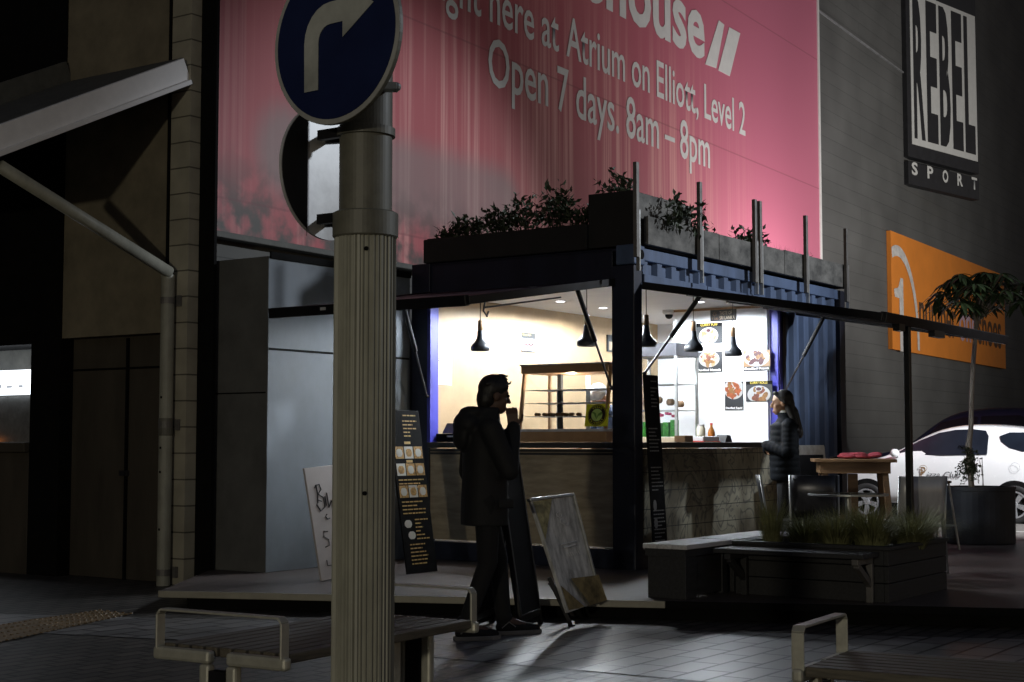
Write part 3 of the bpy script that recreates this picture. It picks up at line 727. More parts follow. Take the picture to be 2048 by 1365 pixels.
# ---- posters
def poster_on(uplane, rect, name, label, board, caption=None, cap_m='white_text', head=None, food=None, plate=True, cat='poster', group=None, plates=None, cap_h=.2, sauce=False, seed=1):
    rnd = random.Random(seed)
    (v0, z1), (v1, z0) = cu(rect[0], rect[1], uplane), cu(rect[2], rect[3], uplane)
    wd = v0 - v1; h = z1 - z0
    t = thing(name, label, cat, W(uplane, v0, z0), ROT - math.pi / 2, group)
    B(0, wd, -.006, 0, 0, h).build('board', board, t)
    zt = h
    if head: 
        B(0, wd, -.0075, -.006, h * .83, h).build('band', 'black', t)
        text_mesh('lettering', head, 'yellow', t, T((wd / 2, -.008, h * .86)), wd * .66, h * .115, .02, .001, 'C')
        zt = h * .82
    zb = 0
    if caption:
        B(0, wd, -.0075, -.006, 0, h * cap_h).build('band', 'sign_black', t)
        text_mesh('lettering', caption, 'white_text', t, T((wd / 2, -.008, h * cap_h * .3)), wd * .90, h * cap_h * .5, .02, .001, 'C'); zb = h * cap_h
    if food:
        cx, cz = wd * food[1], zb + (zt - zb) * food[2]; rx, rz = wd * food[3], (zt - zb) * food[4]
        def disc(x, z, a, b, y, mm, nm, rot=0, n=28, par=t):
            pts = []
            for j in range(n):
                q = 2 * math.pi * j / n; dx = a * math.cos(q); dz = b * math.sin(q)
                X = x + dx * math.cos(rot) - dz * math.sin(rot); Z = z + dx * math.sin(rot) + dz * math.cos(rot)
                pts.append((min(max(X, .003), wd - .003), y, min(max(Z, zb * .9 + .002), h - .002)))
            return pts
        if plate: MB().add(disc(cx, cz, rx, rz, -.0085, 0, ''), [list(range(28))]).build('plate', 'dish', t)
        mb = {}; y = -.0092
        for i in range(food[5]):
            r = math.sqrt(rnd.random()) * .72; a = rnd.random() * 6.28
            x = cx + rx * r * math.cos(a); z = cz + rz * r * math.sin(a); s = rx * rnd.uniform(food[6], food[7])
            mm = rnd.choice(food[0]); y -= .0001
            mb.setdefault(mm, MB()).add(disc(x, z, s, s * rnd.uniform(.4, .7), y, 0, '', rnd.random() * 3.1, 12), [list(range(12))])
        for mm, q in mb.items(): q.build('food', mm, t)
        if sauce:
            MB().add(disc(cx, cz + rz * .62, rx * .30, rz * .28, y - .001, 0, ''), [list(range(28))]).build('bowl', 'dish', t)
            MB().add(disc(cx, cz + rz * .62, rx * .23, rz * .20, y - .0015, 0, ''), [list(range(28))]).build('sauce', 'food_c', t)
    return t, wd, h
UP = UJ - .072
G = 'food posters on the white partition'
t, wd, h = poster_on(UP, (1421, 621, 1473, 641), 'stall_sign', 'small dark sign reading taste of Sri Lanka near the stall ceiling', 'sign_black', cat='sign')
text_mesh('lettering', 'TASTE OF', 'cream', t, T((wd * .36, -.007, h * .55)), wd * .48, h * .30, .01, .001); text_mesh('lettering', 'SRI LANKA', 'cream', t, T((wd * .36, -.007, h * .13)), wd * .58, h * .30, .01, .001)
em = MB()
for k in range(8): em.prism([(wd * .17 + math.cos(k * .785 - .2) * .012, h * .62 + math.sin(k * .785 - .2) * .012), (wd * .17 + math.cos(k * .785) * .032, h * .62 + math.sin(k * .785) * .032), (wd * .17 + math.cos(k * .785 + .2) * .012, h * .62 + math.sin(k * .785 + .2) * .012)], .001, T((0, -.008, 0)))
em.build('emblem', 'wood_light', t); text_mesh('lettering', 'T SIRI', 'wood_light', t, T((wd * .05, -.007, h * .12)), wd * .26, h * .2, 0, .001)
poster_on(UP, (1393, 648, 1445, 686), 'food_poster', 'poster headed curry puff with pastries on a white plate', 'slate', None, head='CURRY PUFF', food=(('food_a', 'wood_light', 'ply'), .48, .46, .37, .50, 14, .22, .34), group=G, sauce=True, seed=2)
poster_on(UP, (1393, 705, 1445, 744), 'food_poster', 'poster captioned devilled mussels with an oval white plate', 'slate', 'Devilled Mussels', food=(('food_a', 'ply', 'food_d', 'wood_light'), .50, .55, .40, .50, 26, .15, .30), group=G, seed=3)
poster_on(UP, (1487, 702, 1541, 741), 'food_poster', 'poster captioned devilled prawn with dark red rings', 'wood_light', 'Devilled Prawn', food=(('food_c', 'food_c', 'food_a', 'food_c'), .50, .56, .48, .56, 26, .15, .26), group=G, seed=4)
poster_on(UP, (1450, 764, 1487, 820), 'food_poster', 'tall poster captioned devilled squid with an orange heap', 'slate', 'Devilled Squid', food=(('food_b', 'food_b', 'food_a'), .50, .70, .55, .42, 40, .16, .30), group=G, cap_h=.13, seed=5)
poster_on(UP, (1492, 763, 1545, 803), 'food_poster', 'poster headed curry rolls with rolls on a round plate', 'slate', None, head='CURRY ROLLS', food=(('food_d', 'food_a', 'food_d'), .50, .42, .44, .52, 12, .22, .36), group=G, sauce=True, seed=6)
def wall_notes():
    v = 2.455
    (u0, z1), (u1, z0) = cv(868, 684, v), cv(903, 771, v); wd = u1 - u0; h = z1 - z0
    t = thing('paper_note', 'tall handwritten paper price note taped to the ply wall', 'note', W(u0, v, z0), ROT)
    B(0, wd, -.003, 0, 0, h).build('sheet', 'paper', t)
    for i, (tx, s) in enumerate((('kottu', .8), ('$4', .6), ('+ $5', .7), ('all day', .8))): text_mesh('handwriting', tx, 'wood_light', t, T((wd * .12, -.004, h * (.80 - i * .24))), wd * s, h * .10, -.005, .001, shear=.2)
    (u0, z1), (u1, z0) = cv(1043, 665, v), cv(1070, 706, v); wd = u1 - u0; h = z1 - z0
    t = thing('wall_poster', 'small white poster with dark bands on the ply wall above the cabinet', 'poster', W(u0, v, z0), ROT)
    B(0, wd, -.003, 0, 0, h).build('sheet', 'white_paint', t); MB().box(0, wd, -.004, -.003, h * .70, h).box(0, wd, -.004, -.003, 0, h * .08).build('band', 'slate', t)
    text_mesh('lettering', 'Short Eats', 'gold', t, T((wd * .06, -.005, h * .86)), wd * .6, h * .07, .02, .001)
    f = MB(); 
    for k in range(6): f.ell((wd * (.2 + .12 * k), -.004, h * (.36 + .05 * (k % 2))), (wd * .09, .001, h * .07), 5)
    f.build('food', 'food_c', t)
    (u0, z1), (u1, z0) = cv(1213, 670, v), cv(1240, 706, v); wd = u1 - u0; h = z1 - z0
    t = thing('wall_notice', 'narrow dark framed notice on the ply wall at the corner post', 'notice', W(u0, v, z0), ROT)
    B(0, wd, -.02, 0, 0, h).build('frame', 'slate', t); B(wd * .08, wd * .92, -.022, -.02, h * .08, h * .6).build('print', 'cream', t)
wall_notes()
# ---- display cabinet
def cabinet():
    t = in_cont('display_cabinet', 'glass fronted food display cabinet with steel shelves on the stall counter', 'display cabinet', 0, 0, 0)
    z0 = ZCT + .001; u0, u1, v0, v1 = .06, .62, .34, 1.33
    MB().box(u0, u1, v0, v1, z0, z0 + .10).build('base', 'copper', t, bevel=.004)
    MB().box(u0 - .01, u1 + .01, v0 - .01, v1 + .01, z0 + .10, z0 + .125).build('sill', 'steel', t)
    zt = z0 + .66
    dx = .10
    fr = MB()
    for v in (v0 + .012, v1 - .012):
        fr.bar((u0 + .01, v, z0 + .125), (u0 + dx, v, zt), .024, .035, (1, 0, 0)); fr.bar((u1 - .015, v, z0 + .125), (u1 - .015, v, zt), .024, .03, (1, 0, 0))
    fr.build('frame', 'copper', t)
    MB().box(u0 + dx - .05, u1, v0, v1, zt, zt + .075).build('hood', 'copper', t, bevel=.006)
    MB().box(u0 + dx - .06, u1 + .01, v0 - .008, v1 + .008, zt + .076, zt + .088).build('top_plate', 'steel', t)
    for i, k in enumerate((.22, .46, .70)):
        zz = z0 + .125 + (zt - z0 - .125) * k; uu = u0 + .02 + dx * k
        s = MB().box(uu, u1 - .03, v0 + .03, v1 - .03, zz, zz + .004).build('shelf', 'white_paint', t)
        if i == 0:
            fd = MB(); rn = random.Random(3)
            for j in range(9): fd.ell((uu + .12 + .06 * (j % 3), v1 - .12 - .05 * j, zz + .025), (.04, .03, .02), 5)
            fd.build('pastry', 'food_a', s, smooth=True)
    gl = MB().add([(u0 + .004, v0 + .02, z0 + .13), (u0 + .004, v1 - .02, z0 + .13), (u0 + dx - .004, v1 - .02, zt), (u0 + dx - .004, v0 + .02, zt)], [(0, 1, 2, 3)]).build('front_glass', 'glass', t)
    MB().box(u0 + .3, u0 + .34, v1 - .30, v1 - .26, z0 + .125, zt).build('mullion', 'slate', t)
    for k in (.06, .40): MB().box(u1 - .04, u1 - .035, v1 - .05 - k - .05, v1 - .05 - k, z0 + .13, zt - .01).build('reflection_strip', 'white_paint', t)  # white strips stand in for bright reflections in the glass
    light('cabinet_glow', 'POINT', W(.34, .9, zt - .03), 12, (1, .9, .7), .04)
    # green sticker
    (va, za), (vb, zb) = cu(1171, 808, .07), cu(1217, 853, .07); wd = va - vb; h = za - zb
    s = thing('vegan_sticker', 'yellow green vegan friendly sticker on the cabinet glass', 'sticker', W(.055, va, zb), ROT - math.pi / 2)
    tilt = Rx(-math.atan2(dx, zt - z0 - .125))
    def pb(poly, y, nm, mm): return MB().prism(poly, .0012, tilt @ T((0, y, 0))).build(nm, mm, s)
    circ = lambda r, n=36: [(wd / 2 + r * math.cos(2 * math.pi * i / n), h / 2 + r * math.sin(2 * math.pi * i / n)) for i in range(n)]
    rr = min(wd, h) / 2
    pb([(0, 0), (wd, 0), (wd, h), (0, h)], -.002, 'backing', 'vegan_yellow'); pb(circ(rr * .96), -.0034, 'ring', 'vegan_brown'); pb(circ(rr * .90), -.0048, 'ring', 'vegan_yellow'); pb(circ(rr * .87), -.0062, 'ring', 'vegan_brown'); pb(circ(rr * .56), -.0076, 'centre', 'vegan_green')
    lf = [[(wd * .50, h * .30), (wd * .44, h * .42), (wd * .36, h * .56), (wd * .26, h * .62), (wd * .34, h * .64), (wd * .44, h * .60), (wd * .49, h * .48)], [(wd * .50, h * .30), (wd * .52, h * .46), (wd * .58, h * .58), (wd * .70, h * .64), (wd * .74, h * .58), (wd * .66, h * .48), (wd * .57, h * .46)]]
    for q in lf: pb(q, -.009, 'leaf_mark', 'vegan_leaf')
    def arc(word, a0, a1, flip):
        for i, ch in enumerate(word):
            a = rad(a0 + (a1 - a0) * i / (len(word) - 1)); r = rr * .715
            base = rr * .64 if not flip else rr * .80
            mt = tilt @ T((wd / 2, -.0078, h / 2)) @ Ry(-(a - math.pi / 2) if not flip else -(a + math.pi / 2)) @ T((0, 0, base if not flip else -base))
            text_mesh('lettering', ch, 'vegan_yellow', s, mt, None, rr * .16, .01, .001, 'C')
    arc('VEGAN', 125, 55, False); arc('FRIENDLY', 215, 325, True)
cabinet()
# ---- other things inside the stall
def stall_things():
    t = in_cont('glass_fridge', 'upright glass drinks cabinet behind the corner post inside the stall', 'glass cabinet', 2.15, .72, .336)
    MB().box(0, .5, 0, .62, 0, 1.02).build('cupboard', 'cream', t, bevel=.01); B(-.004, 0, .12, .15, .74, .84).build('lock', 'dark_steel', t)
    MB().box(0, .5, 0, .62, 1.88, 2.02).build('head', 'dark_steel', t, bevel=.006)
    fr = MB()
    for x in (.015, .485):
        for y in (.015, .605): fr.bar((x, y, 1.02), (x, y, 1.88), .028)
    fr.build('frame', 'galv', t)
    for z in (1.3, 1.58): B(.02, .48, .02, .6, z, z + .01).build('shelf', 'steel', t)
    MB().box(-.003, 0, .03, .59, 1.03, 1.87).build('front_glass', 'glass', t)
    rn = random.Random(5); fl = MB(); gp = MB(); pf = MB()
    for i in range(8): fl.ell((.08 + rn.random() * .2, .06 + rn.random() * .45, 1.36 + rn.random() * .06), (.05, .05, .045), 5)
    fl.build('bread', 'wood_table', t, smooth=True)
    for i in range(6): gp.box(.03, .1, .03 + i * .09, .10 + i * .09, 1.022, 1.17 + rn.random() * .05)
    gp.build('green_packet', 'green_pack', t, bevel=.005)
    for i in range(10): pf.ell((.05 + rn.random() * .06, .04 + rn.random() * .25, 1.235 + rn.random() * .05), (.025, .025, .02), 4)
    pf.build('flower', 'pink_flower', t)
    t = in_cont('till', 'small black till at the left end of the stall counter', 'till', .20, 2.10, ZCT + .001)
    MB().box(-.12, .16, -.10, .24, 0, .085).build('drawer', 'black', t, bevel=.006); MB().prism([(-.10, .087), (.10, .087), (.10, .19), (-.02, .19)], .24, T((0, -.06, 0))).build('head', 'black_metal', t, bevel=.004); B(-.126, -.12, .02, .10, .05, .065).build('label_plate', 'steel', t)
    (u, _) = (1.3, 0)
    def onc(px, py, v=.25):
        q = on_plane(px, py, Vector((0, 0, ZCT)), Vector((0, 0, 1))); return q
    def bott(name, label, cat, px, prof, mm, capm, h0):
        q, z = cv(px, 880, .25); t = in_cont(name, label, cat, q, .25, ZCT + .001)
        MB().lathe(prof, n=18).build('body', mm, t, smooth=True); MB().lathe([(prof[-1][0] + .002, h0), (prof[-1][0] + .002, h0 + .015), (.004, h0 + .017)], n=14).build('cap', capm, t); return t
    bott('sauce_bottle', 'brown sauce bottle standing on the stall counter', 'bottle', 1423, [(.034, .06), (.036, .065), (.036, .10), (.030, .125), (.014, .155), (.013, .18)], 'bottle_brown', 'red', .18)
    bott('glass_jar', 'clear glass jar beside the sauce bottle', 'jar', 1402, [(.042, .06), (.045, .07), (.045, .14), (.034, .155), (.034, .165)], 'jar', 'steel', .165)
    q, _ = cv(1405, 880, .22)
    t = in_cont('serving_tray', 'red edged pale tray under the jar and bottle', 'tray', q, .22, ZCT + .001); MB().box(-.19, .19, -.11, .11, 0, .012).build('base', 'red', t, bevel=.003); MB().box(-.18, .18, -.10, .10, .0125, .056).build('stack', 'white_paint', t, bevel=.004)
    q, _ = cv(1446, 880, .2); t = in_cont('card_terminal', 'dark wedge shaped card terminal at the end of the tray', 'terminal', q, .2, ZCT + .001); MB().prism([(-.07, 0), (.10, 0), (.06, .07), (-.02, .075)], .12, T((0, -.06, 0))).build('body', 'wood_dark', t, bevel=.005)
    q, _ = cv(1366, 880, .2); t = in_cont('napkin_box', 'small brown box beside the tray near the corner post', 'box', q, .2, ZCT + .001); MB().box(-.07, .10, -.06, .06, 0, .065).build('box', 'wood_table', t, bevel=.004)
stall_things()

# ================================================================== ROOF OF THE STALL
def roof_garden():
    # long black planter along the left face, raised box at the corner, weathered board planter along the right face
    t = in_cont('roof_planter', 'long black planter box on the stall roof above the left flap', 'planter', 0, 0, ZC1 + .005)
    m = MB().box(.0, .38, .51, 2.45, 0, .24).build('box', 'planter_black', t, bevel=.01); B(.03, .35, .54, 2.42, .242, .25).build('soil', 'soil', t)
    t = in_cont('roof_planter', 'raised dark planter box at the corner of the stall roof', 'planter', 0, 0, ZC1 + .022)
    MB().box(.053, 1.18, .02, .50, 0, .50).build('box', 'planter_board', t, bevel=.01); B(.03, .052, .015, .505, -.005, .505).build('front_board', 'planter_black', t); B(.09, 1.14, .06, .46, .502, .512).build('soil', 'soil', t)  # front board blackened to paint this side as unlit
    t = in_cont('roof_planter', 'weathered grey board planter along the right edge of the stall roof', 'planter', 0, 0, ZC1 + .03)
    bd = MB(); x = .16
    for x1 in (1.62, 3.2, UR2): bd.box(x + .004, x1 - .004, -.06, -.012, .0, .26 + random.uniform(-.005, .012)); x = x1
    bd.build('board', 'planter_board', t, bevel=.006); MB().box(.16, UR2, -.01, .34, 0, .19).build('soil', 'soil', t)
    # upright bars
    us = []
    for px, py in ((1273, 325), (1400, 365), (1510, 400), (1520, 403), (1612, 432), (1692, 458)):
        q, z = cv(px, 520, -.09); us.append((q, cv(px, py, -.09)[1]))
    lb = ['upright metal bar at the corner of the stall roof', 'upright metal bar second from the roof corner', 'left one of the paired upright bars on the stall roof', 'right one of the paired upright bars on the stall roof', 'upright bar between the pair and the far end of the roof', 'upright bar at the far right end of the stall roof']
    t0 = None
    for i, (u, zt) in enumerate(us):
        if t0 is None:
            t = in_cont('upright_bar', lb[0], 'post', u, -.09, 0, 'upright bars along the stall roof'); MB().box(-.025, .025, -.02, .02, 2.98, zt).build('bar', 'post_metal', t, bevel=.004)
            MB().box(.026, .046, -.018, .018, 2.86, 3.42).build('strap', 'galv', t); zr = zt; t0 = t
        else:
            t = copy_tree(t0); t.location = W(u, -.09, zt - zr); t['label'] = lb[i]
roof_garden()

def leaf_quad(mb, p, d, l, wd, up):
    d = d.normalized(); s = d.cross(up)
    if s.length < .01: s = Vector((1, 0, 0))
    s.normalize(); n = s.cross(d)
    mb.add([p, p + d * l * .45 + s * wd * .5 + n * wd * .12, p + d * l, p + d * l * .45 - s * wd * .5 + n * wd * .12], [(0, 1, 2), (0, 2, 3)])
def rvec(rn, zup=0): 
    v = Vector((rn.gauss(0, 1), rn.gauss(0, 1), rn.gauss(0, 1) + zup)); return v.normalized()
def shrub(name, label, cat, loc, h, spread, stems, leaf=.07, seed=1, group=None, dens=16, mleaf='leaf', parent=None):
    rn = random.Random(seed); t = thing(name, label, cat, loc, 0, group); lf = MB(); st = MB()
    for i in range(stems):
        a = rn.random() * 6.28; r0 = rn.random() * spread * .6
        p = Vector((math.cos(a) * r0, math.sin(a) * r0, 0)); hh = .78 * h * rn.uniform(.45, 1.0); d = Vector((math.cos(a) * spread * rn.uniform(.1, .7), math.sin(a) * spread * rn.uniform(.1, .7), hh)); pts = [p]
        for k in range(1, 5): pts.append(p + d * (k / 4) + Vector((rn.uniform(-1, 1), rn.uniform(-1, 1), 0)) * .025 * k)
        st.tube(pts, [.006, .005, .004, .003, .002], 5)
        for k in range(dens):
            f = .2 + .8 * (k / (dens - 1)); j = min(3, int(f * 4)); q = pts[j].lerp(pts[j + 1], f * 4 - j)
            b = q + rvec(rn, .2) * rn.uniform(.01, .07) * (1.3 - f * .6); dd = rvec(rn, .25); 
            leaf_quad(lf, b, dd, leaf * rn.uniform(.6, 1.25), leaf * .45 * rn.uniform(.7, 1.2), rvec(rn, 1))
    lf.build('foliage', mleaf, t, fix=False); st.build('stem', 'leaf', t); return t
GS = 'shrubs on the stall roof'
def roof_plants():
    zr = ZC1 + .25
    rows = [(.18, 2.18, .13, .20, 9, 'low shrub at the far left end of the roof planter'), (.18, 1.92, .30, .2, 12, 'leafy shrub left of the tallest roof plants'), (.18, 1.62, .30, .22, 14, 'leafy shrub between two others in the left roof planter'),
            (.18, 1.30, .48, .22, 15, 'tall leafy shrub behind the left roof planter, left of the topmost sprig'), (.18, .98, .56, .22, 16, 'tall leafy shrub with the topmost sprig over the stall'), (.18, .70, .36, .18, 10, 'sparse shrub beside the raised corner planter')]
    for i, (u, v, h, sp, n, lb) in enumerate(rows): shrub('roof_shrub', lb, 'shrub', W(u, v, zr), h, sp, n, .085, 11 + i, GS)
    shrub('roof_shrub', 'small leafy shrub growing out of the raised corner planter', 'shrub', W(.22, .30, ZC1 + .53), .27, .16, 9, .07, 31, GS)
    shrub('roof_shrub', 'bushy shrub between the first two upright bars', 'shrub', W(.62, .0, ZC1 + .2), .46, .26, 16, .085, 32, GS, 20)
    shrub('roof_shrub', 'bushy shrub overhanging the weathered boards near the second bar', 'shrub', W(1.10, .05, ZC1 + .2), .42, .26, 14, .085, 33, GS, 20)
    shrub('roof_shrub', 'small sprig just right of the second upright bar', 'shrub', W(1.72, .1, ZC1 + .2), .26, .12, 5, .06, 34, GS)
    shrub('roof_shrub', 'rounded shrub left of the paired upright bars', 'shrub', W(2.72, .1, ZC1 + .2), .40, .22, 13, .085, 35, GS)
    shrub('roof_shrub', 'tiny seedling beyond the paired bars', 'shrub', W(4.0, .1, ZC1 + .2), .16, .1, 5, .05, 36, GS)
    g = MB(); rn = random.Random(9)
    for i in range(420):
        u = rn.choice((rn.uniform(3.05, 4.2), rn.uniform(1.4, 5.0), rn.uniform(3.1, 3.7))); v = rn.uniform(-.02, .3); h = rn.uniform(.03, .19); p = Vector((u, v, ZC1 + .22)); d = Vector((rn.uniform(-.4, .4), rn.uniform(-.4, .4), 1)) * h
        s = Vector((.004, .003, 0)); g.add([p - s, p + s, p + d], [(0, 1, 2)])
    o = g.build('roof_grass', 'grass', None, fix=False); o.location = W(0, 0, 0); o.rotation_euler = (0, 0, ROT); tag(o, kind='stuff')
roof_plants()

# ================================================================== BOARDS ROUND THE STALL
def menu_rows(t, wd, h, rn, m, z_top, z_bot, x0=.12, x1=.9, step=.034, th=.011, y=-.016):
    mb = MB(); z = z_top
    while z > z_bot:
        x = wd * x0; end = wd * (x1 - rn.random() * .35)
        while x < end:
            l = wd * rn.uniform(.05, .16); mb.box(x, min(x + l, end), y, y + .0015, z, z + th); x += l + wd * .025
        z -= step
    return mb
def menu_board(name, label, base, rz, wd, h, lean, seed, curve=0., pics=True):
    rn = random.Random(seed); t = thing(name, label, 'menu board', base, rz)
    A = Rx(lean)
    o = MB().box(0, wd, -.014, .0, 0, h, A).build('board', 'chalk_black', t, bevel=.003)
    mb = MB(); pic = MB(); wh = MB()
    def rows(z1, z0, **k):
        q = menu_rows(t, wd, h, rn, None, z1, z0, **k); mb.add([A @ p for p in q.v], q.f)
    rows(h * .965, h * .955, x0=.45, x1=.95); rows(h * .93, h * .83, x0=.42); 
    if pics:
        for zz, col_ in ((.70, 0), (.595, 1), (.46, 0)):
            for k in range(3):
                xa = wd * (.06 + .31 * k); 
                (wh if (k + col_) % 3 == 1 else pic).box(xa, xa + wd * .28, -.016, -.0145, h * zz, h * (zz + .075), A)
                q = MB().ell((xa + wd * .14, -.0165, h * (zz + .036)), (wd * .10, .001, h * .028), 6, None); (pic if (k + col_) % 3 == 1 else wh).add([A @ p for p in q.v], q.f)
        rows(h * .565, h * .50, x0=.08); rows(h * .43, h * .35, x0=.1)
        for zz, x in ((.30, .22), (.23, .30)):
            q = MB().ell((wd * x, -.016, h * zz), (wd * .12, .001, h * .026), 7); wh.add([A @ p for p in q.v], q.f); rows(h * (zz + .02), h * (zz - .03), x0=.45)
        rows(h * .17, h * .05, x0=.2)
        for zz in (.79, .675): 
            q = MB().box(wd * .4, wd * .6, -.016, -.0145, h * zz, h * (zz + .016), A); mb.add(q.v, q.f)
    else:
        rows(h * .72, h * .60); rows(h * .52, h * .40); rows(h * .30, h * .12)
        for zz in (.33, .24):
            q = MB().ell((wd * .25, -.016, h * zz), (wd * .12, .001, h * .03), 7); wh.add([A @ p for p in q.v], q.f)
    mb.build('menu_text', 'amber_text' if pics else 'shade_grey', t); 
    if pics: pic.build('food_picture', 'menu_food', t)
    wh.build('food_picture', 'paper' if pics else 'shade_grey', t)
    return t
pb = gnd(812, 1150, GZ)
menu_board('menu_board', 'tall black menu board with amber text and food pictures leaning by the left jamb', (pb.x, pb.y, GZ + .002), ROT, .44, 1.46, rad(-9), 3)
q = W(.05, -.16, GZ)
menu_board('menu_board', 'narrow dark menu board standing against the corner post of the stall', q, ROT + rad(-2), .25, 1.78, rad(-3.5), 8, pics=False)
def leaning_board():
    p = gnd(640, 1164, GZ); t = thing('handwritten_board', 'pale board with handwriting leaning on the grey cabinet behind the signpost', 'board', (p.x, p.y, GZ + .003), ROT)
    A = Rx(rad(-9)) @ Ry(rad(-4.0))
    MB().box(0, .62, -.02, 0, 0, .95, A).build('panel', 'whiteboard', t, bevel=.004)
    def stroke(pts, r=.006, nm='handwriting'): MB().tube([A @ Vector((x, -.022, z * .9)) for x, z in pts], r, 5).build(nm, 'pen', t)
    stroke([(.09, .86), (.11, .89), (.115, .80), (.10, .72)]); stroke([(.10, .88), (.15, .89), (.165, .84), (.12, .80), (.18, .76), (.18, .67), (.12, .64), (.085, .70), (.11, .745), (.15, .73)])
    stroke([(.20, .77), (.20, .68)]); stroke([(.23, .80), (.23, .66), (.27, .72), (.30, .66)]); stroke([(.35, .76), (.33, .70), (.37, .67), (.40, .74)])
    stroke([(.19, .60), (.17, .58), (.19, .555), (.22, .56)]); stroke([(.17, .44), (.12, .45), (.11, .40), (.16, .37), (.165, .31), (.11, .30)], .004); stroke([(.10, .18), (.10, .13), (.16, .125)], .004); stroke([(.18, .17), (.22, .165), (.26, .18)], .004)
leaning_board()

def a_frame(name, label, rz, loc, wd, h, spread, face, lean=0., header=None, marks=None, brace=True, frame_m='black_metal'):
    t = thing(name, label, 'sandwich board', loc, rz)
    th = math.atan2(spread / 2, h)
    for sgn, nm in ((-1, 'front_panel'), (1, 'back_panel')):
        A = Ry(lean) @ T((0, 0, h)) @ Rx(sgn * -th if False else -sgn * th * -1)
        A = Ry(lean) @ T((0, 0, h)) @ Rx(th * sgn)
        B_ = MB().box(-wd / 2, wd / 2, -.012, .012, -h, 0, A).build(nm, face if sgn < 0 else 'chalk_black', t, bevel=.006)
        fr = MB()
        for x in (-wd / 2, wd / 2): fr.box(x - .018, x + .018, -.018, .018, -h * 1.03, .01, A)
        fr.box(-wd / 2, wd / 2, -.017, .017, -.025, .012, A); fr.box(-wd / 2, wd / 2, -.017, .017, -h * .97, -h * .93, A)
        fr.build('frame', frame_m, B_, bevel=.004)
        if sgn < 0 and marks: marks(t, A, wd, h)
    if brace:
        s = h * .45; y = math.tan(th) * s
        MB().bar(Ry(lean) @ Vector((wd / 2 - .03, -y, h - s)), Ry(lean) @ Vector((wd / 2 - .03, 0, h - s + .10)), .02, .006).bar(Ry(lean) @ Vector((wd / 2 - .03, y, h - s)), Ry(lean) @ Vector((wd / 2 - .03, 0, h - s + .10)), .02, .006).build('hinge_brace', 'galv', t)
    return t
a_frame('sandwich_board', 'black sandwich board with a folding brace standing just behind the man', rad(74), (-.04, 10.72, .01), .50, 1.22, .36, 'chalk_black')
def chalk_board():
    # a panel swinging in a stand, seen askew, in front of the deck
    p = gnd(1143, 1252); d = p.y
    t = thing('sandwich_board', 'scuffed grey panel board tilting on its stand in front of the deck', 'sandwich board', (p.x, p.y, 0), 0)
    P_ = lambda px, py, dy=0: at(px, py, d + dy) - Vector((p.x, p.y, 0))
    tl, tr, br, bl_ = P_(1062, 1000, -.18), P_(1145, 990, .26), P_(1201, 1203, .30), P_(1137, 1226, -.16)
    n = (tr - tl).cross(bl_ - tl).normalized(); n = n if n.y < 0 else -n
    m = MB().add([tl, tr, br, bl_, tl - n * .03, tr - n * .03, br - n * .03, bl_ - n * .03], [(0, 1, 2, 3), (7, 6, 5, 4), (0, 4, 5, 1), (1, 5, 6, 2), (2, 6, 7, 3), (3, 7, 4, 0)])
    m.build('panel', 'board_grey', t, bevel=.006)
    fr = MB(); fr.bar(tl - (tr - tl) * .06 + n * .002, tr, .02, .035, n).bar(tr, br, .022, .035, n).build('frame', 'galv', t, bevel=.004)
    e = lambda a, b: tl + (tr - tl) * a + (bl_ - tl) * b + n * .003
    MB().add([e(.02, .02), e(.48, .01), e(.02, .36)], [(0, 1, 2)]).build('corner_patch', 'board_tan', t, fix=False)
    MB().add([e(.02, .76), e(.40, .98), e(.02, .98)], [(0, 1, 2)]).add([e(.30, .72), e(.98, .74), e(.98, .97), e(.55, .98)], [(0, 1, 2, 3)]).build('corner_patch', 'board_brown', t, fix=False)
    ring = MB()
    for a, b in ((.52, .16), (.55, .22), (.60, .24)):
        ring.tube([e(a + .06 * math.cos(k * .5236), b + .022 * math.sin(k * .5236)) for k in range(11)], .003, 4)
    for k in range(7): ring.tube([e(.38 + .05 * k, .50), e(.40 + .05 * k, .53)], .003, 4)
    ring.tube([e(.34, .42), e(.72, .41)], .004, 4); ring.tube([e(.40, .45), e(.66, .44)], .006, 4)
    ring.build('chalk_mark', 'chalk', t)
    a = P_(1098, 1155, .0); b = P_(1143, 1254, 0); a2 = P_(1100, 1165, .45); b2 = P_(1146, 1235, .5)
    MB().bar(a, b, .055, .03).build('leg', 'black_metal', t, bevel=.004); MB().bar(a2, b2, .05, .03).build('leg', 'black_metal', t, bevel=.004)
    MB().bar(b, b2, .05, .03).build('foot_bar', 'black_metal', t, bevel=.004)
mat('board_grey', (.64, .64, .63), .55, 0, .55, 5, .1, stretch=(3, 3, .8)); mat('board_tan', (.42, .38, .20), .6, 0, .6, 16); mat('board_brown', (.26, .20, .09), .6, 0, .7, 9); mat('chalk', (.8, .8, .8), .9)
chalk_board()
def side_board():
    p = W(3.75, -.14, GZ)
    t = thing('sandwich_board', 'grey framed board leaning on the blue corrugated side behind the woman', 'sandwich board', p, ROT)
    A = Rx(rad(-5)); MB().box(-.35, .42, -.02, 0, .02, 1.10, A).build('panel', 'chalk_black', t, bevel=.004)
    f = MB(); f.box(-.37, .44, -.03, -.018, 1.02, 1.13, A); f.box(.40, .45, -.03, -.018, 0, 1.12, A); f.box(-.38, -.33, -.03, -.018, 0, 1.12, A); f.build('frame', 'galv', t, bevel=.004)
side_board()

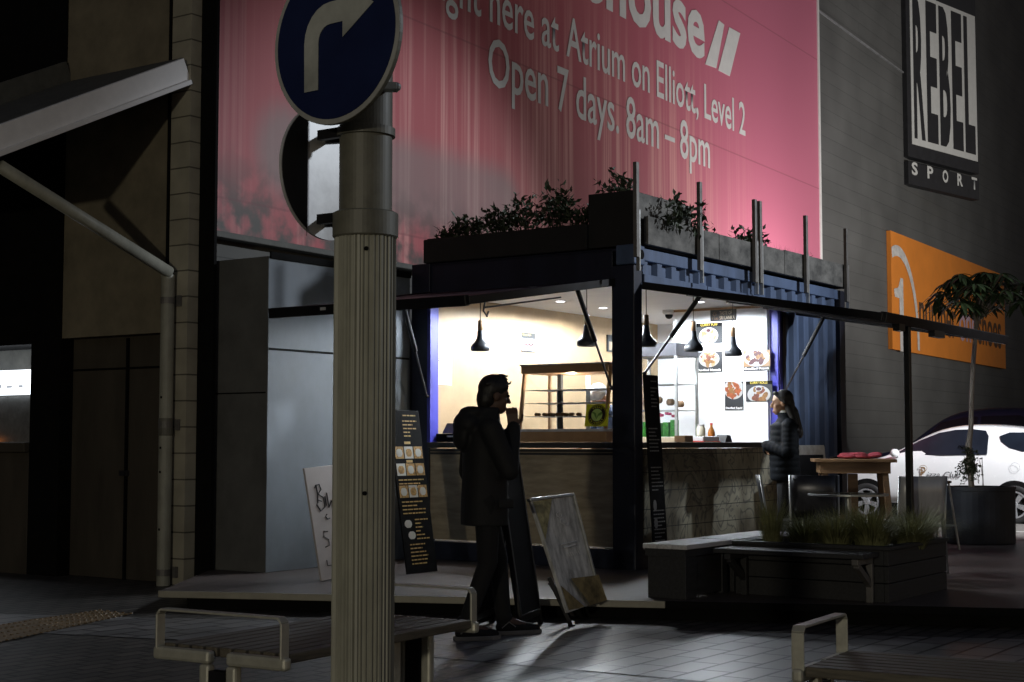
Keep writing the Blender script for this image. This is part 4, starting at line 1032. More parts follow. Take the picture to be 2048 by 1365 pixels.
# ================================================================== PLANTER BENCHES
PC = gnd(1778, 1207, GZ); ZR = .545
def pl(u, v, z=0): return Vector((PC.x, PC.y, 0)) + R * u + L * v + Vector((0, 0, z))
def planter_bench():
    t = thing('planter_box', 'dark timber planter box full of grasses on the deck in front of the tables', 'planter', (PC.x, PC.y, 0), ROT)
    U, V = 1.28, 1.22
    bd = MB()
    for z0, z1 in ((GZ, .275), (.28, .40), (.405, ZR - .03)):
        bd.box(0, .035, 0.036, V, z0, z1).box(0, U, 0, .035, z0, z1).box(U - .035, U, .036, V, z0, z1).box(.036, U - .036, V - .035, V, z0, z1)
    bd.build('board', 'wood_dark', t, bevel=.004)
    MB().box(-.02, .07, -.02, V + .02, ZR - .028, ZR).box(.071, U + .02, -.02, .06, ZR - .028, ZR).box(U - .06, U + .02, .061, V + .02, ZR - .028, ZR).box(.071, U - .061, V - .06, V + .02, ZR - .028, ZR).build('rim', 'wood_dark', t, bevel=.005)
    B(.04, U - .04, .04, V - .04, ZR - .12, ZR - .06).build('soil', 'soil', t)
    b = thing('bench', 'dark timber bench seat fixed along the front of the planter box', 'bench', (PC.x, PC.y, 0), ROT)
    s = MB()
    for k in range(3): s.box(-.335 + k * .105, -.235 + k * .105, .06, V + .02, ZR - .075, ZR - .04)
    s.build('seat', 'wood_dark', b, bevel=.005)
    for v in (.10, V - .12):
        lg = MB().box(-.33, -.03, v, v + .05, ZR - .12, ZR - .077); lg.bar((-.30, v + .025, ZR - .12), (-.03, v + .025, GZ + .12), .04, .045); lg.box(-.06, -.022, v, v + .05, GZ, ZR - .12); lg.build('bracket', 'post_metal' if v < .5 else 'wood_dark', b, bevel=.004)
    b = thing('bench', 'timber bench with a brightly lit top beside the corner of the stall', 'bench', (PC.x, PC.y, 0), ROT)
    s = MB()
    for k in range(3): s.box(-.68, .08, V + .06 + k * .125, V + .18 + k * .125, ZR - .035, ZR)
    s.build('seat', 'bench_lit', b, bevel=.005)
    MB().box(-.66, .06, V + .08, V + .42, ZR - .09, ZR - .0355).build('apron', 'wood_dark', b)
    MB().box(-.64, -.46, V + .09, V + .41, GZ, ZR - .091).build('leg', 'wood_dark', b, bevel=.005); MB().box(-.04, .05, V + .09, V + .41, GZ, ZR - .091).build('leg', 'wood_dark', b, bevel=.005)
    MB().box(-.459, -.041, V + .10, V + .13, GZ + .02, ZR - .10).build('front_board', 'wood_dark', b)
    b = thing('bench', 'timber bench behind the lit bench, along the left side of the planter', 'bench', (PC.x, PC.y, 0), ROT)
    s = MB()
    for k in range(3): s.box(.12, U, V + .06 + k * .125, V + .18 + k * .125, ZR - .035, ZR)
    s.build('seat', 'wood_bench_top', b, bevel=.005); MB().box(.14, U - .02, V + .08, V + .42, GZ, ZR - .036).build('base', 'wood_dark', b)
planter_bench()
def grass_clump(label, p, r, h, n, seed, droop=.5):
    rn = random.Random(seed); t = MB()
    for i in range(n):
        a = rn.random() * 6.28; b = Vector((math.cos(a), math.sin(a), 0)); q = b * rn.random() * r * .35; l = h * rn.uniform(.55, 1.15); out = rn.uniform(.15, 1.0) * droop
        s = Vector((-b.y, b.x, 0)) * rn.uniform(.0022, .0045); pts = []
        for k in range(6):
            f = k / 5; pts.append(q + b * (out * l * f * f * 1.1 + r * .2 * f) + Vector((0, 0, l * (f - .55 * out * f * f))))
        vs = []
        for k in range(6): vs += [pts[k] - s * (1 - k / 5.3), pts[k] + s * (1 - k / 5.3)]
        t.add(vs, [(2 * k, 2 * k + 1, 2 * k + 3, 2 * k + 2) for k in range(5)])
    o = t.build('grass_clump', 'grass', None, fix=False); o.location = p; tag(o, label, 'ornamental grass', 'grass clumps in the timber planter')
for (u, v, r, h, n, lb, dr) in ((.20, 1.00, .20, .40, 420, 'upright spiky grass clump at the left end of the timber planter', .35), (.26, .76, .28, .30, 700, 'low drooping grass clump second from the left in the planter', .9),
        (.24, .50, .30, .34, 900, 'full grass clump in the middle of the planter under the glass table', .8), (.30, .24, .34, .42, 1200, 'largest arching grass clump in front of the silver chair', .85), (.72, .10, .34, .36, 1000, 'trailing grass clump spilling over the right corner of the planter', 1.3), (1.08, .16, .30, .36, 800, 'grass clump hanging over the far right end of the planter', 1.1), (.80, .62, .34, .34, 800, 'back row grass clump behind the middle of the planter', .8), (.75, .95, .3, .3, 600, 'back row grass clump near the lit bench', .8)):
    grass_clump(lb, pl(u, v, ZR - .06), r, h, n, int(u * 100 + v * 10), dr)

# ================================================================== TERRACE FURNITURE
def bar_table():
    c = Vector((3.62, 16.0, 0)); t = thing('bar_table', 'high wooden bar table with splayed legs beside the woman', 'table', (c.x, c.y, GZ), rad(-8))
    zt = .985; h = .42
    pl_ = MB()
    for k in range(5): pl_.box(-h, h, -.40 + k * .161, -.243 + k * .161, zt - .035, zt)
    pl_.build('table_top', 'wood_table', t, bevel=.006)
    MB().box(-.36, .36, -.34, -.31, zt - .15, zt - .036).box(-.36, .36, .31, .34, zt - .15, zt - .036).box(-.36, -.33, -.309, .309, zt - .15, zt - .036).box(.33, .36, -.309, .309, zt - .15, zt - .036).build('apron', 'wood_table', t, bevel=.004)
    for sx in (-1, 1):
        for sy in (-1, 1): MB().bar((sx * .30, sy * .27, zt - .04), (sx * .37, sy * .34, 0), .085, .06, (1, 0, 0)).build('leg', 'wood_table', t, bevel=.006)
    for sy in (-1, 1): MB().bar((-.33, sy * .31, .36), (.33, sy * .31, .36), .05, .03).build('foot_rail', 'wood_table', t, bevel=.004)
    MB().box(-.05, .05, -.05, .05, .0, zt - .16).build('centre_post', 'wood_table', t)
    r = thing('folded_cloth', 'crumpled dark red cloth lying on the bar table', 'cloth', (c.x + .05, c.y - .02, GZ + zt + .002), 0)
    rn = random.Random(4); m = MB()
    for i in range(26): m.ell((rn.uniform(-.17, .20), rn.uniform(-.10, .10), .018 + rn.random() * .035 * (1 if i % 2 else .5)), (rn.uniform(.04, .08), rn.uniform(.03, .06), rn.uniform(.015, .026)), 6)
    remeshed(m, 'cloth', 'red_cloth', r, .008, 2)
    MB().ell((-.25, .02, .012), (.05, .03, .012), 6).build('tie', 'black', r, smooth=True)
bar_table()
def chair(label, loc, rz, m='steel'):
    t = thing('metal_chair', label, 'chair', loc, rz, 'metal terrace chairs')
    # curved sheet seat and back
    prof = [(.22, .46), (.05, .45), (-.14, .45), (-.19, .47), (-.215, .55), (-.235, .70), (-.265, .86)]
    def shell(a, b):
        vs = []; n = 7
        for i in range(a, b):
            x, z = prof[i]
            for j in range(n):
                y = -.21 + .42 * j / (n - 1); vs.append((x - .03 * (1 - (y / .21) ** 2) * (1 if i > 3 else 0), y, z - (.012 * (1 - (y / .21) ** 2) if i < 3 else 0)))
        k = b - a; fs = [(i * n + j, i * n + j + 1, (i + 1) * n + j + 1, (i + 1) * n + j) for i in range(k - 1) for j in range(n - 1)]
        return MB().add(vs, fs)
    for nm, a, b in (('seat', 0, 4), ('backrest', 3, 7)):
        o = shell(a, b).build(nm, m, t, smooth=True, fix=False); q = o.modifiers.new('solid', 'SOLIDIFY'); q.thickness = .006
    for sx, sy in ((1, 1), (1, -1), (-1, 1), (-1, -1)):
        pts = [(sx * .17, sy * .17, .445), (sx * .22, sy * .215, 0)] if sx > 0 else [(-.262, sy * .215, .86), (-.20, sy * .215, .46), (-.25, sy * .215, 0)]
        MB().tube(pts, .011, 8).build('leg', 'galv', t, smooth=True)
    return t
chair('brushed metal chair with a lit curved back in front of the white car', (3.62, 13.62, GZ), rad(96))
chair('dull metal chair with its back to the viewer at the left of the glass table', (2.80, 13.95, GZ), rad(78), 'dark_steel')
chair('black metal chair seen edge on beside the legs of the woman', (2.55, 13.9, GZ), rad(-8), 'black_metal')
def glass_table():
    c = at(1696, 988, 13.1); t = thing('glass_table', 'small round glass topped table between the metal chairs', 'table', (c.x, c.y, GZ), 0); z = c.z - GZ
    MB().lathe([(.335, z - .012), (.335, z)], n=40).build('table_top', 'glass_edge', t); MB().lathe([(.338, z - .016), (.345, z - .014), (.345, z - .0), (.338, z + .002)], n=40, cap=False).build('rim', 'galv', t)
    MB().tube([(0, 0, .02), (0, 0, z - .016)], .028, 12).build('stem', 'galv', t); MB().lathe([(.22, 0), (.22, .012), (.03, .035)], n=28).build('base', 'dark_steel', t)
m = glass_mat('glass_edge', (.82, .88, .86), .28)
glass_table()
def stool():
    c = at(1878, 962, 16.4); t = thing('bar_stool', 'metal bar stool with a wooden seat between the flap post and the tree pot', 'stool', (c.x, c.y, GZ), rad(20)); z = c.z - GZ
    MB().lathe([(.13, z - .025), (.135, z - .01), (.13, z)], n=24).build('seat', 'wood_table', t)
    for k in range(4):
        a = rad(45 + 90 * k); MB().tube([(.10 * math.cos(a), .10 * math.sin(a), z - .025), (.20 * math.cos(a), .20 * math.sin(a), 0)], .012, 8).build('leg', 'galv', t)
    MB().tube([(.172 * math.cos(rad(15 * k)), .172 * math.sin(rad(15 * k)), .26) for k in range(25)], .008, 6).build('foot_ring', 'galv', t)
stool()
# ---- tree in its pot
def potted_tree():
    c = gnd(1964, 1088, GZ); sc = c.y / 3000
    t = thing('plant_pot', 'large round black plant pot holding the tree, in front of the white car', 'plant pot', (c.x, c.y + .1, GZ), 0)
    r = 71 * sc; h = 113 * sc
    MB().lathe([(r * .965, 0), (r * .98, .02), (r, h - .05), (r * 1.02, h - .045), (r * 1.02, h), (r * .93, h), (r * .92, h - .1)], n=40, cap=False).build('pot', 'pot', t, smooth=False)
    MB().lathe([(r * .93, h - .08), (.01, h - .06)], n=30, cap=False).build('soil', 'soil', t)
    tr = thing('umbrella_tree', 'slender tree with an umbrella crown of long drooping leaves in the black pot', 'tree', (c.x, c.y + .1, GZ), 0)
    P_ = lambda px, py: at(px, py, c.y + .1) - Vector((c.x, c.y + .1, GZ))
    MB().tube([P_(1944, 985), P_(1940, 940), P_(1937, 890), P_(1940, 872), P_(1942, 855), P_(1943, 800), P_(1947, 720), P_(1951, 670), P_(1953, 630)], [.034, .033, .036, .030, .028, .027, .026, .026, .022], 10).build('trunk', 'bark', tr, smooth=True)
    rn = random.Random(21); lf = MB(); st = MB(); top = P_(1953, 640); cc = P_(1968, 604)
    for i in range(54):
        a = rn.random() * 6.28; ph = rn.uniform(-.25, 1.0); rr = .52 * math.sqrt(max(0, 1 - max(ph, 0) ** 2)) * rn.uniform(.45, 1.12)
        e = Vector((cc.x + rr * math.cos(a), cc.y + rr * math.sin(a), cc.z + .36 * ph + .02 * rn.gauss(0, 1)))
        st.tube([top + Vector((0, 0, -.03)), top.lerp(e, .5) + Vector((0, 0, .05)), e], [.008, .005, .003], 5)
        nl = rn.randint(7, 10); rot = rn.random() * 6.28; tilt = Vector((math.cos(a), math.sin(a), 0)) * .35
        for k in range(nl):
            b = rot + 6.283 * k / nl; d = Vector((math.cos(b), math.sin(b), rn.uniform(-.45, .1))) + tilt * .6; d.normalize(); l = rn.uniform(.16, .27); w_ = l * .24; s = d.cross(Vector((0, 0, 1))).normalized(); p = e; vs = []
            for q in range(5):
                f = q / 4; ww = w_ * (math.sin(math.pi * min(1, f * .93 + .05))) * .5 + .001; pt = p + d * l * f + Vector((0, 0, -l * .42 * f * f)); vs += [pt - s * ww + Vector((0, 0, .006)), pt, pt + s * ww + Vector((0, 0, .006))]
            fs = []
            for q in range(4): fs += [(3 * q, 3 * q + 1, 3 * q + 4, 3 * q + 3), (3 * q + 1, 3 * q + 2, 3 * q + 5, 3 * q + 4)]
            lf.add(vs, fs)
    lf.build('crown', 'leaf_big', tr, fix=False); st.build('branch', 'bark', tr)
    v = thing('climbing_plant', 'small leafy climber round the foot of the trunk in the black pot', 'plant', (c.x, c.y + .1, GZ), 0); lf = MB(); st = MB()
    for i in range(64):
        a = rn.random() * 6.28; p0 = P_(1939, 905 + rn.random() * 40); e = p0 + Vector((math.cos(a) * rn.uniform(.05, .17), math.sin(a) * .14, rn.uniform(-.18, .10))); md = p0.lerp(e, .5) + Vector((0, 0, .05)); st.tube([p0, md, e], [.004, .003, .002], 4)
        for k in range(14):
            f = .25 + .75 * k / 13; q = p0.lerp(md, f * 2) if f < .5 else md.lerp(e, f * 2 - 1); leaf_quad(lf, q, rvec(rn, -.3), rn.uniform(.03, .055), rn.uniform(.012, .024), rvec(rn, 1))
    lf.build('foliage', 'leaf', v, fix=False); st.build('stem', 'leaf', v)
potted_tree()

# ================================================================== CARS
def car(name, label, cat, loc, rz, st, paint, glasses, glass='car_glass', text=None, wb=2.46, wr=.305, hw=.845):
    t = thing(name, label, cat, loc, rz)
    rings = []
    for x, zb, wd, zl, zt, wt in st:
        rr = [(x, 0, zb), (x, wd * .6, zb), (x, wd * .93, zb + .05), (x, wd, zb + (zl - zb) * .35), (x, wd * 1.0, zb + (zl - zb) * .7), (x, wd * .955, zl), (x, wt + (wd * .955 - wt) * .45, zl + (zt - zl) * .55), (x, wt, zt - .05 * min(1, (zt - zl) * 3)), (x, wt * .72, zt), (x, 0, zt + .015)]
        rings.append(rr + [(a, -b, c) for a, b, c in rr[-2:0:-1]])
    MB().loft(rings).build('body', paint, t, smooth=True, subd=2)
    def sec(x):
        for a, b in zip(st, st[1:]):
            if a[0] <= x <= b[0]:
                f = (x - a[0]) / (b[0] - a[0]); return [a[i] + (b[i] - a[i]) * f for i in range(6)]
        return st[0] if x < st[0][0] else st[-1]
    def side_y(x, z):
        _, zb, wd, zl, zt, wt = sec(x)
        if z <= zl: return wd * 1.0
        f = min(1, (z - zl) / max(.05, zt - zl)); return wd * .955 + (wt - wd * .955) * f
    def panel(nm, poly, mm, off, s, sub=3):
        # polygon in (x, z), laid on the side of the body
        c = (sum(p[0] for p in poly) / len(poly), sum(p[1] for p in poly) / len(poly)); vs = []; fs = []; n = len(poly)
        for r in range(sub + 1):
            k = 1 - r / sub
            for p in poly:
                x = c[0] + (p[0] - c[0]) * k; z = c[1] + (p[1] - c[1]) * k; vs.append((x, s * (side_y(x, z) + off), z))
        for r in range(sub):
            for j in range(n): fs.append((r * n + j, r * n + (j + 1) % n, (r + 1) * n + (j + 1) % n, (r + 1) * n + j))
        return MB().add(vs, fs).build(nm, mm, t, smooth=True)
    for s in (1, -1):
        for g in glasses: panel('window', g, glass, .004, s)
    for x in (0, wb):
        for s in (1, -1):
            MB().lathe([(wr + .06, -.02), (wr + .06, .012), (wr - .05, .016)], n=36).build('wheel_arch', 'black', t).matrix_local = T((x, s * (hw - .012), wr + .02)) @ Rx(rad(-90 * s))
            wl = MB().lathe([(wr - .10, -.10), (wr - .02, -.10), (wr, -.07), (wr, .045), (wr - .02, .06), (wr - .09, .055), (wr - .10, .03)], n=40, cap=False).build('tyre', 'rubber', t, smooth=True); wl.matrix_local = T((x, s * (hw - .02), wr)) @ Rx(rad(-90 * s))
            MB().lathe([(wr - .08, .05), (wr - .10, .035), (wr - .10, .0), (.02, .0)], n=36, cap=False).build('well', 'dark_steel', wl)
            rm = MB().lathe([(wr - .088, .048), (wr - .088, .056), (wr - .115, .056), (wr - .115, .04)], n=36, cap=False)
            for k in range(5):
                a = rad(72 * k + 18); c_, s_ = math.cos(a), math.sin(a); q = Vector((-s_, c_, 0)); i0 = Vector((c_ * .03, s_ * .03, .045)); i1 = Vector((c_ * (wr - .10), s_ * (wr - .10), .05)); rm.add([i0 - q * .03, i0 + q * .03, i1 + q * .045, i1 - q * .045, i0 - q * .03 - Vector((0, 0, .03)), i0 + q * .03 - Vector((0, 0, .03)), i1 + q * .045 - Vector((0, 0, .03)), i1 - q * .045 - Vector((0, 0, .03))], [(0, 1, 2, 3), (0, 4, 5, 1), (1, 5, 6, 2), (2, 6, 7, 3), (3, 7, 4, 0)])
            rm.lathe([(.055, .03), (.05, .056), (.01, .06)], n=18); rm.build('rim', 'rim', wl)
    for s in (1, -1):
        mr = MB().ell((1.93, s * (hw + .09), 1.12), (.075, .11, .075), 8).build('mirror', paint, t, smooth=True); MB().bar((1.95, s * (hw - .06), 1.06), (1.93, s * (hw + .04), 1.10), .04, .03).build('mirror_arm', 'black', mr)
        panel('headlight', [(3.0, .62), (2.72, .70), (2.62, .80), (2.80, .79), (3.04, .70)], 'glass_lamp', .004, s)
        panel('tail_light', [(-.58, .88), (-.44, .90), (-.40, 1.10), (-.50, 1.12), (-.60, 1.0)], 'amber_lens', .004, s)
        panel('door_seam', [(.50, 1.06), (.515, 1.06), (.50, .60), (.52, .33), (.50, .33), (.485, .60)], 'shade_grey', .002, s, 1)
        panel('sill_strip', [(2.05, .31), (.36, .31), (.36, .295), (2.05, .295)], 'shade_grey', .003, s, 1)
        panel('handle', [(.60, .90), (.78, .905), (.78, .93), (.60, .925)], paint, .02, s, 1)
    MB().box(-.3, wb + .3, -hw + .1, hw - .1, .16, .30).build('underbody', 'black', t)
    return t
mat('glass_lamp', (.55, .57, .6), .12, 0, .2, 9)
ST = [(-.66, .42, .60, .74, .86, .52), (-.58, .30, .76, .98, 1.22, .60), (-.32, .25, .83, 1.06, 1.50, .57), (.2, .24, .845, 1.08, 1.575, .58), (.8, .24, .845, 1.075, 1.605, .585), (1.25, .24, .845, 1.065, 1.55, .585), (1.6, .24, .845, 1.055, 1.41, .59), (2.05, .24, .845, 1.04, 1.14, .66), (2.25, .24, .845, 1.01, 1.06, .68), (2.8, .26, .80, .88, .92, .62), (3.1, .30, .70, .73, .77, .55), (3.24, .36, .55, .62, .64, .45)]
g1 = [(2.02, 1.10), (1.60, 1.33), (1.28, 1.455), (1.0, 1.505), (.70, 1.515), (.50, 1.49), (.445, 1.40), (.44, 1.10), (1.2, 1.085)]
g2 = [(.27, 1.40), (.24, 1.31), (.10, 1.21), (-.12, 1.15), (-.32, 1.17), (-.44, 1.26), (-.40, 1.38), (-.15, 1.46), (.12, 1.46)]
cpos = Vector((8.02, 24.05, 0)); crot = math.atan2(L.y, L.x)
wc = car('parked_car', 'white two door hatchback with script lettering on its door, parked behind the terrace', 'car', cpos + R * .85, crot, ST, 'car_white', [g1, g2])
# script lettering on the side that faces the terrace (left side of the car looks to the stall: local +y points to -R)
mt = T((1.52, .845 + .012, .72)) @ Rz(math.pi)
text_mesh('lettering', 'izza Club', 'pen', wc, mt @ T((.10, 0, .0)), .56, .10, .0, .002, shear=.25)
text_mesh('lettering', 'P', 'wood_light', wc, mt @ T((-.01, 0, -.02)), .09, .20, .0, .002, shear=.1)
MB().tube([Vector((1.48 + .065 * math.cos(rad(20 * k)), .858, .87 + .05 * math.sin(rad(20 * k)))) for k in range(17)], .004, 5).build('flourish', 'wood_light', wc)
MB().tube([Vector((-.02 + .075 * math.cos(rad(15 * k)), .852, .90 + .075 * math.sin(rad(15 * k)))) for k in range(25)], .002, 4).build('fuel_flap', 'shade_grey', wc)
ST2 = [(-.8, .5, .7, .95, 1.05, .6), (-.72, .34, .86, 1.1, 1.65, .66), (-.4, .3, .92, 1.16, 1.86, .70), (.4, .3, .93, 1.17, 1.93, .72), (1.2, .3, .93, 1.16, 1.92, .72), (1.75, .3, .93, 1.15, 1.80, .70), (2.35, .3, .93, 1.13, 1.24, .76), (2.6, .3, .92, 1.1, 1.15, .76), (3.2, .32, .86, 1.0, 1.05, .7), (3.5, .4, .7, .85, .9, .55)]
h1 = [(2.2, 1.22), (1.72, 1.66), (1.3, 1.75), (1.05, 1.76), (1.05, 1.20)]; h2 = [(.98, 1.20), (.98, 1.77), (.3, 1.78), (.12, 1.70), (.1, 1.20)]; h3 = [(.02, 1.22), (.03, 1.72), (-.4, 1.70), (-.52, 1.3)]
car('parked_van', 'dark blue tall car parked beyond the white hatchback', 'car', cpos + R * 3.45 + L * .35, crot, ST2, 'car_blue', [h1, h2, h3], 'van_glass', wb=2.7, wr=.35, hw=.93)

# ================================================================== SIGN POST
def sign_post():
    PX, PY = -.443, 4.5
    t = thing('traffic_sign_post', 'fluted grey signpost with a round blue turn right sign close to the viewer', 'traffic sign', (PX, PY, 0), 0)
    zc = lambda py, d=PY: at(729, py, d).z
    z1 = zc(445); z2 = zc(200)
    n = 160; r0 = .0935; prof = []
    for j in range(n):
        a = 2 * math.pi * j / n; fl = .0028 * (1 if math.sin(a * 40) > 0 else -1); prof.append((a, r0 + fl - .0028))
    MB().loft([[(r * math.cos(a), r * math.sin(a), z) for a, r in prof] for z in (0, z1)]).build('shaft', 'pole_paint', t)
    bt = MB()
    for py in (505, 985):
        z = zc(py); bt.ell((.012, -r0 + .001, z), (.007, .004, .007), 6)
    bt.build('bolt', 'black', t)
    MB().lathe([(.094, z1 - .05), (.099, z1 - .045), (.099, z1 + .025), (.090, z1 + .03), (.080, z1 + .03)], n=48).build('collar', 'pole_dark', t)
    MB().lathe([(.080, z1 + .03), (.080, z2 + .5)], n=48).build('upper_tube', 'pole_dark', t, smooth=False)
    za = zc(268); zb = zc(437)
    for z in (za, zb):
        MB().lathe([(.081, z - .012), (.089, z - .01), (.089, z + .014), (.081, z + .016)], n=40, cap=False).build('clamp_band', 'pole_dark', t)
        MB().bar((-.06, -.03, z), (-.145, .03, z - .0), .02, .03).build('bracket', 'black_metal', t)
    MB().box(.05, .10, -.10, -.05, zc(193), zc(180)).ell((.098, -.075, zc(186)), (.014, .014, .014), 6).build('band_screw', 'galv', t)
    # round blue sign, facing left of the viewer
    sc = at(671, 76, PY - .16) - Vector((PX, PY, 0)); rs = .257; ang = rad(-38)
    fm = T(sc) @ Rz(ang) @ Ry(rad(0))
    disc = lambda r, y, nm, mm, par, th=.003: (MB().loft([[fm @ Vector((r * math.cos(2 * math.pi * j / 64), y, r * math.sin(2 * math.pi * j / 64))) for j in range(64)], [fm @ Vector((r * math.cos(2 * math.pi * j / 64), y + th, r * math.sin(2 * math.pi * j / 64))) for j in range(64)]]).build(nm, mm, par))
    d = disc(rs, 0, 'sign_disc', 'pole_dark', t, .012); disc(rs - .001, -.002, 'rim', 'sign_rim', d, .002); disc(rs - .016, -.004, 'blue_field', 'sign_blue', d, .002)
    ar = []
    a_ = .030
    ar = [(-.105, -.155), (-.045, -.155), (-.045, -.015)]
    for k in range(7): q = rad(180 - 15 * k); ar.append((.005 + .05 * math.cos(q), -.005 + .05 * math.sin(q)))
    ar += [(.06, .045), (.06, -.005), (.19, .082), (.06, .170), (.06, .115)]
    for k in range(7): q = rad(90 + 15 * k); ar.append((.005 + .112 * math.cos(q), -.003 + .118 * math.sin(q)))
    MB().prism([(x * .95 - .022, z * .95 + .0) for x, z in ar], .002, fm @ T((0, -.007, 0))).build('arrow', 'arrow_white', d)
    MB().bar(fm @ Vector((.0, .012, -.10)), Vector((0, 0, (fm @ Vector((0, 0, -.10))).z)), .05, .03).build('sign_bracket', 'black_metal', t)
    # second round sign behind, seen from the back and nearly edge on
    bc = at(655, 347, PY + .10) - Vector((PX, PY, 0)); bm = T(bc) @ Rz(rad(56)); rb = .208
    b = MB().loft([[bm @ Vector((rb * math.cos(2 * math.pi * j / 64), y, rb * math.sin(2 * math.pi * j / 64))) for j in range(64)] for y in (0, .01)]).build('rear_disc', 'mirror_metal', t)
    pts = []
    for j in range(64):
        a = 2 * math.pi * j / 64; x = rb * .99 * math.cos(a); z = rb * .99 * math.sin(a)
        pts.append((min(x, -.095), z))
    MB().prism(pts, .002, bm @ T((0, -.003, 0))).build('dark_strip', 'black_metal', b)
    for z in (za, zb): MB().bar(Vector((-.05, .06, z)), bm @ Vector((-.02, 0, z - bc.z)), .02, .03).build('bracket', 'black_metal', t)
mat('sign_rim', (.36, .36, .35), .4); mat('arrow_white', (.37, .38, .36), .45); mat('mirror_metal', (.62, .62, .63), .35, .3, .3, 5)
sign_post()

# ================================================================== SLATTED STREET BENCHES
def slat_bench(name, label, p, rz, wd, ln, legs, z=.45):
    """length along local +x, width along local +y"""
    t = thing(name, label, 'bench', p, rz)
    n = round(wd / .082); sp = wd / n
    for k in range(n): B(.05, ln - .05, k * sp + .008, (k + 1) * sp - .008, z - .04, z).build('slat', 'wood_slat', t, bevel=.006)
    for x in (.0, ln - .05):
        e = MB().box(x, x + .045, -.012, wd / 2 - .045, z - .065, z - .01).box(x, x + .045, wd / 2 + .045, wd + .012, z - .065, z - .01)
        e.build('end_bar', 'alu', t, bevel=.014)
        for y in (wd / 2 - .10, wd / 2 + .045): B(x, x + .045, y, y + .055, 0, z - .066).build('leg', 'alu', t, bevel=.012)
        B(x - .0, x + .046, wd / 2 - .044, wd / 2 + .044, 0, z - .09).build('web', 'black_metal', t)
        a = MB(); h = .145
        pts = [(x + .022, .012, z - .02), (x + .022, .012, z + h - .02), (x + .022, .03, z + h), (x + .022, wd - .03, z + h), (x + .022, wd - .012, z + h - .02), (x + .022, wd - .012, z - .02)]
        for q0, q1 in zip(pts, pts[1:]): a.bar(q0, q1, .05 if abs(q0[2] - q1[2]) > .05 or True else .05, .010, (0, 1, 0) if abs(q0[1] - q1[1]) < .02 else (0, 0, 1))
        a.build('armrest', 'alu', t, bevel=.003)
    for q in legs: B(q, q + .06, wd / 2 - .1, wd / 2 + .1, 0, z - .045).build('leg', 'alu', t, bevel=.008)
    return t
p = gnd(566, 1312, .45); p2 = gnd(921, 1236, .45); d = p2 - p
slat_bench('street_bench', 'wide slatted street bench with looped metal armrests at the foot of the signpost', (p.x, p.y, 0), math.atan2(d.y, d.x) - rad(4), .70, d.length, (d.length - .35,))
p = gnd(1583, 1332, .45); q = gnd(1692, 1299, .45)
s_ = -L
slat_bench('street_bench', 'slatted street bench running out of the lower right corner', (p.x, p.y, 0), math.atan2(s_.y, s_.x) + rad(4), (q - p).length, 2.3, (.55,))

# ================================================================== PEOPLE (local frame: facing +x, left hand +y)
def chain(mb, pts, rs, n=12):
    for a, b, r0, r1 in zip(pts, pts[1:], rs, rs[1:]): mb.cap(a, r0, b, r1, n)
def head(mb, c, m=IDM):
    """skull, jaw, nose, lips, chin, ears round the point c (centre of the head)"""
    C = T(c) @ m
    def e(p, r): mb.ell(C @ Vector(p), r, 9, C.to_3x3().to_4x4())
    e((-.012, 0, .028), (.098, .077, .098)); e((.022, 0, -.052), (.066, .058, .068)); e((.058, 0, -.096), (.026, .026, .020))
    e((.070, 0, .030), (.020, .048, .012)); e((.086, 0, -.070), (.011, .022, .008)); e((.084, 0, -.083), (.012, .020, .008))
    mb.cap(C @ Vector((.084, 0, .014)), .009, C @ Vector((.108, 0, -.026)), .013, 8); e((.096, .012, -.032), (.010, .008, .008)); e((.096, -.012, -.032), (.010, .008, .008))
    e((.055, .035, -.03), (.026, .024, .028)); e((.055, -.035, -.03), (.026, .024, .028))
    for s in (1, -1): e((-.012, s * .078, -.012), (.022, .009, .032))
    return C
def hand(mb, w, d, palm_n, side, curl=.6, s=1.0):
    """palm plus four fingers and a thumb; w wrist, d pointing direction, palm_n palm normal, side thumb side"""
    w = Vector(w); d = Vector(d).normalized(); pn = Vector(palm_n); pn = (pn - d * pn.dot(d)).normalized(); sd = d.cross(pn).normalized() * side
    k = w + d * .085 * s
    for f in (-.026, -.009, .009, .026): mb.cap(w + sd * f * .75 * s, .013 * s, k + sd * f * s, .0105 * s, 8)
    for f, l in zip((-.028, -.0095, .0095, .028), (.062, .075, .080, .070)):
        p = k + sd * f * 1.05 * s; dd = d; ang = 0
        for seg, rr in ((.45, .0088), (.30, .0078), (.25, .0070)):
            ang += curl * .55; dd = (d * math.cos(ang) + pn * math.sin(ang)); q = p + dd * l * seg * s; mb.cap(p, rr * s, q, rr * .92 * s, 8); p = q
    p = w + d * .028 * s + sd * .026 * s; q = p + (d * .5 + sd * .75 + pn * .35).normalized() * .042 * s; r = q + (d * .85 + sd * .15 + pn * .5).normalized() * .034 * s
    mb.cap(p, .0125 * s, q, .0105 * s, 8); mb.cap(q, .010 * s, r, .0078 * s, 8)
def ring_loft(mb, rows, n=28, sq=2.4):
    rings = []
    for z, cx, cy, rx, ry in rows:
        r = []
        for j in range(n):
            a = 2 * math.pi * j / n; c, s = math.cos(a), math.sin(a); k = (abs(c) ** sq + abs(s) ** sq) ** (-1 / sq); r.append((cx + rx * c * k, cy + ry * s * k, z))
        rings.append(r)
    return mb.loft(rings)
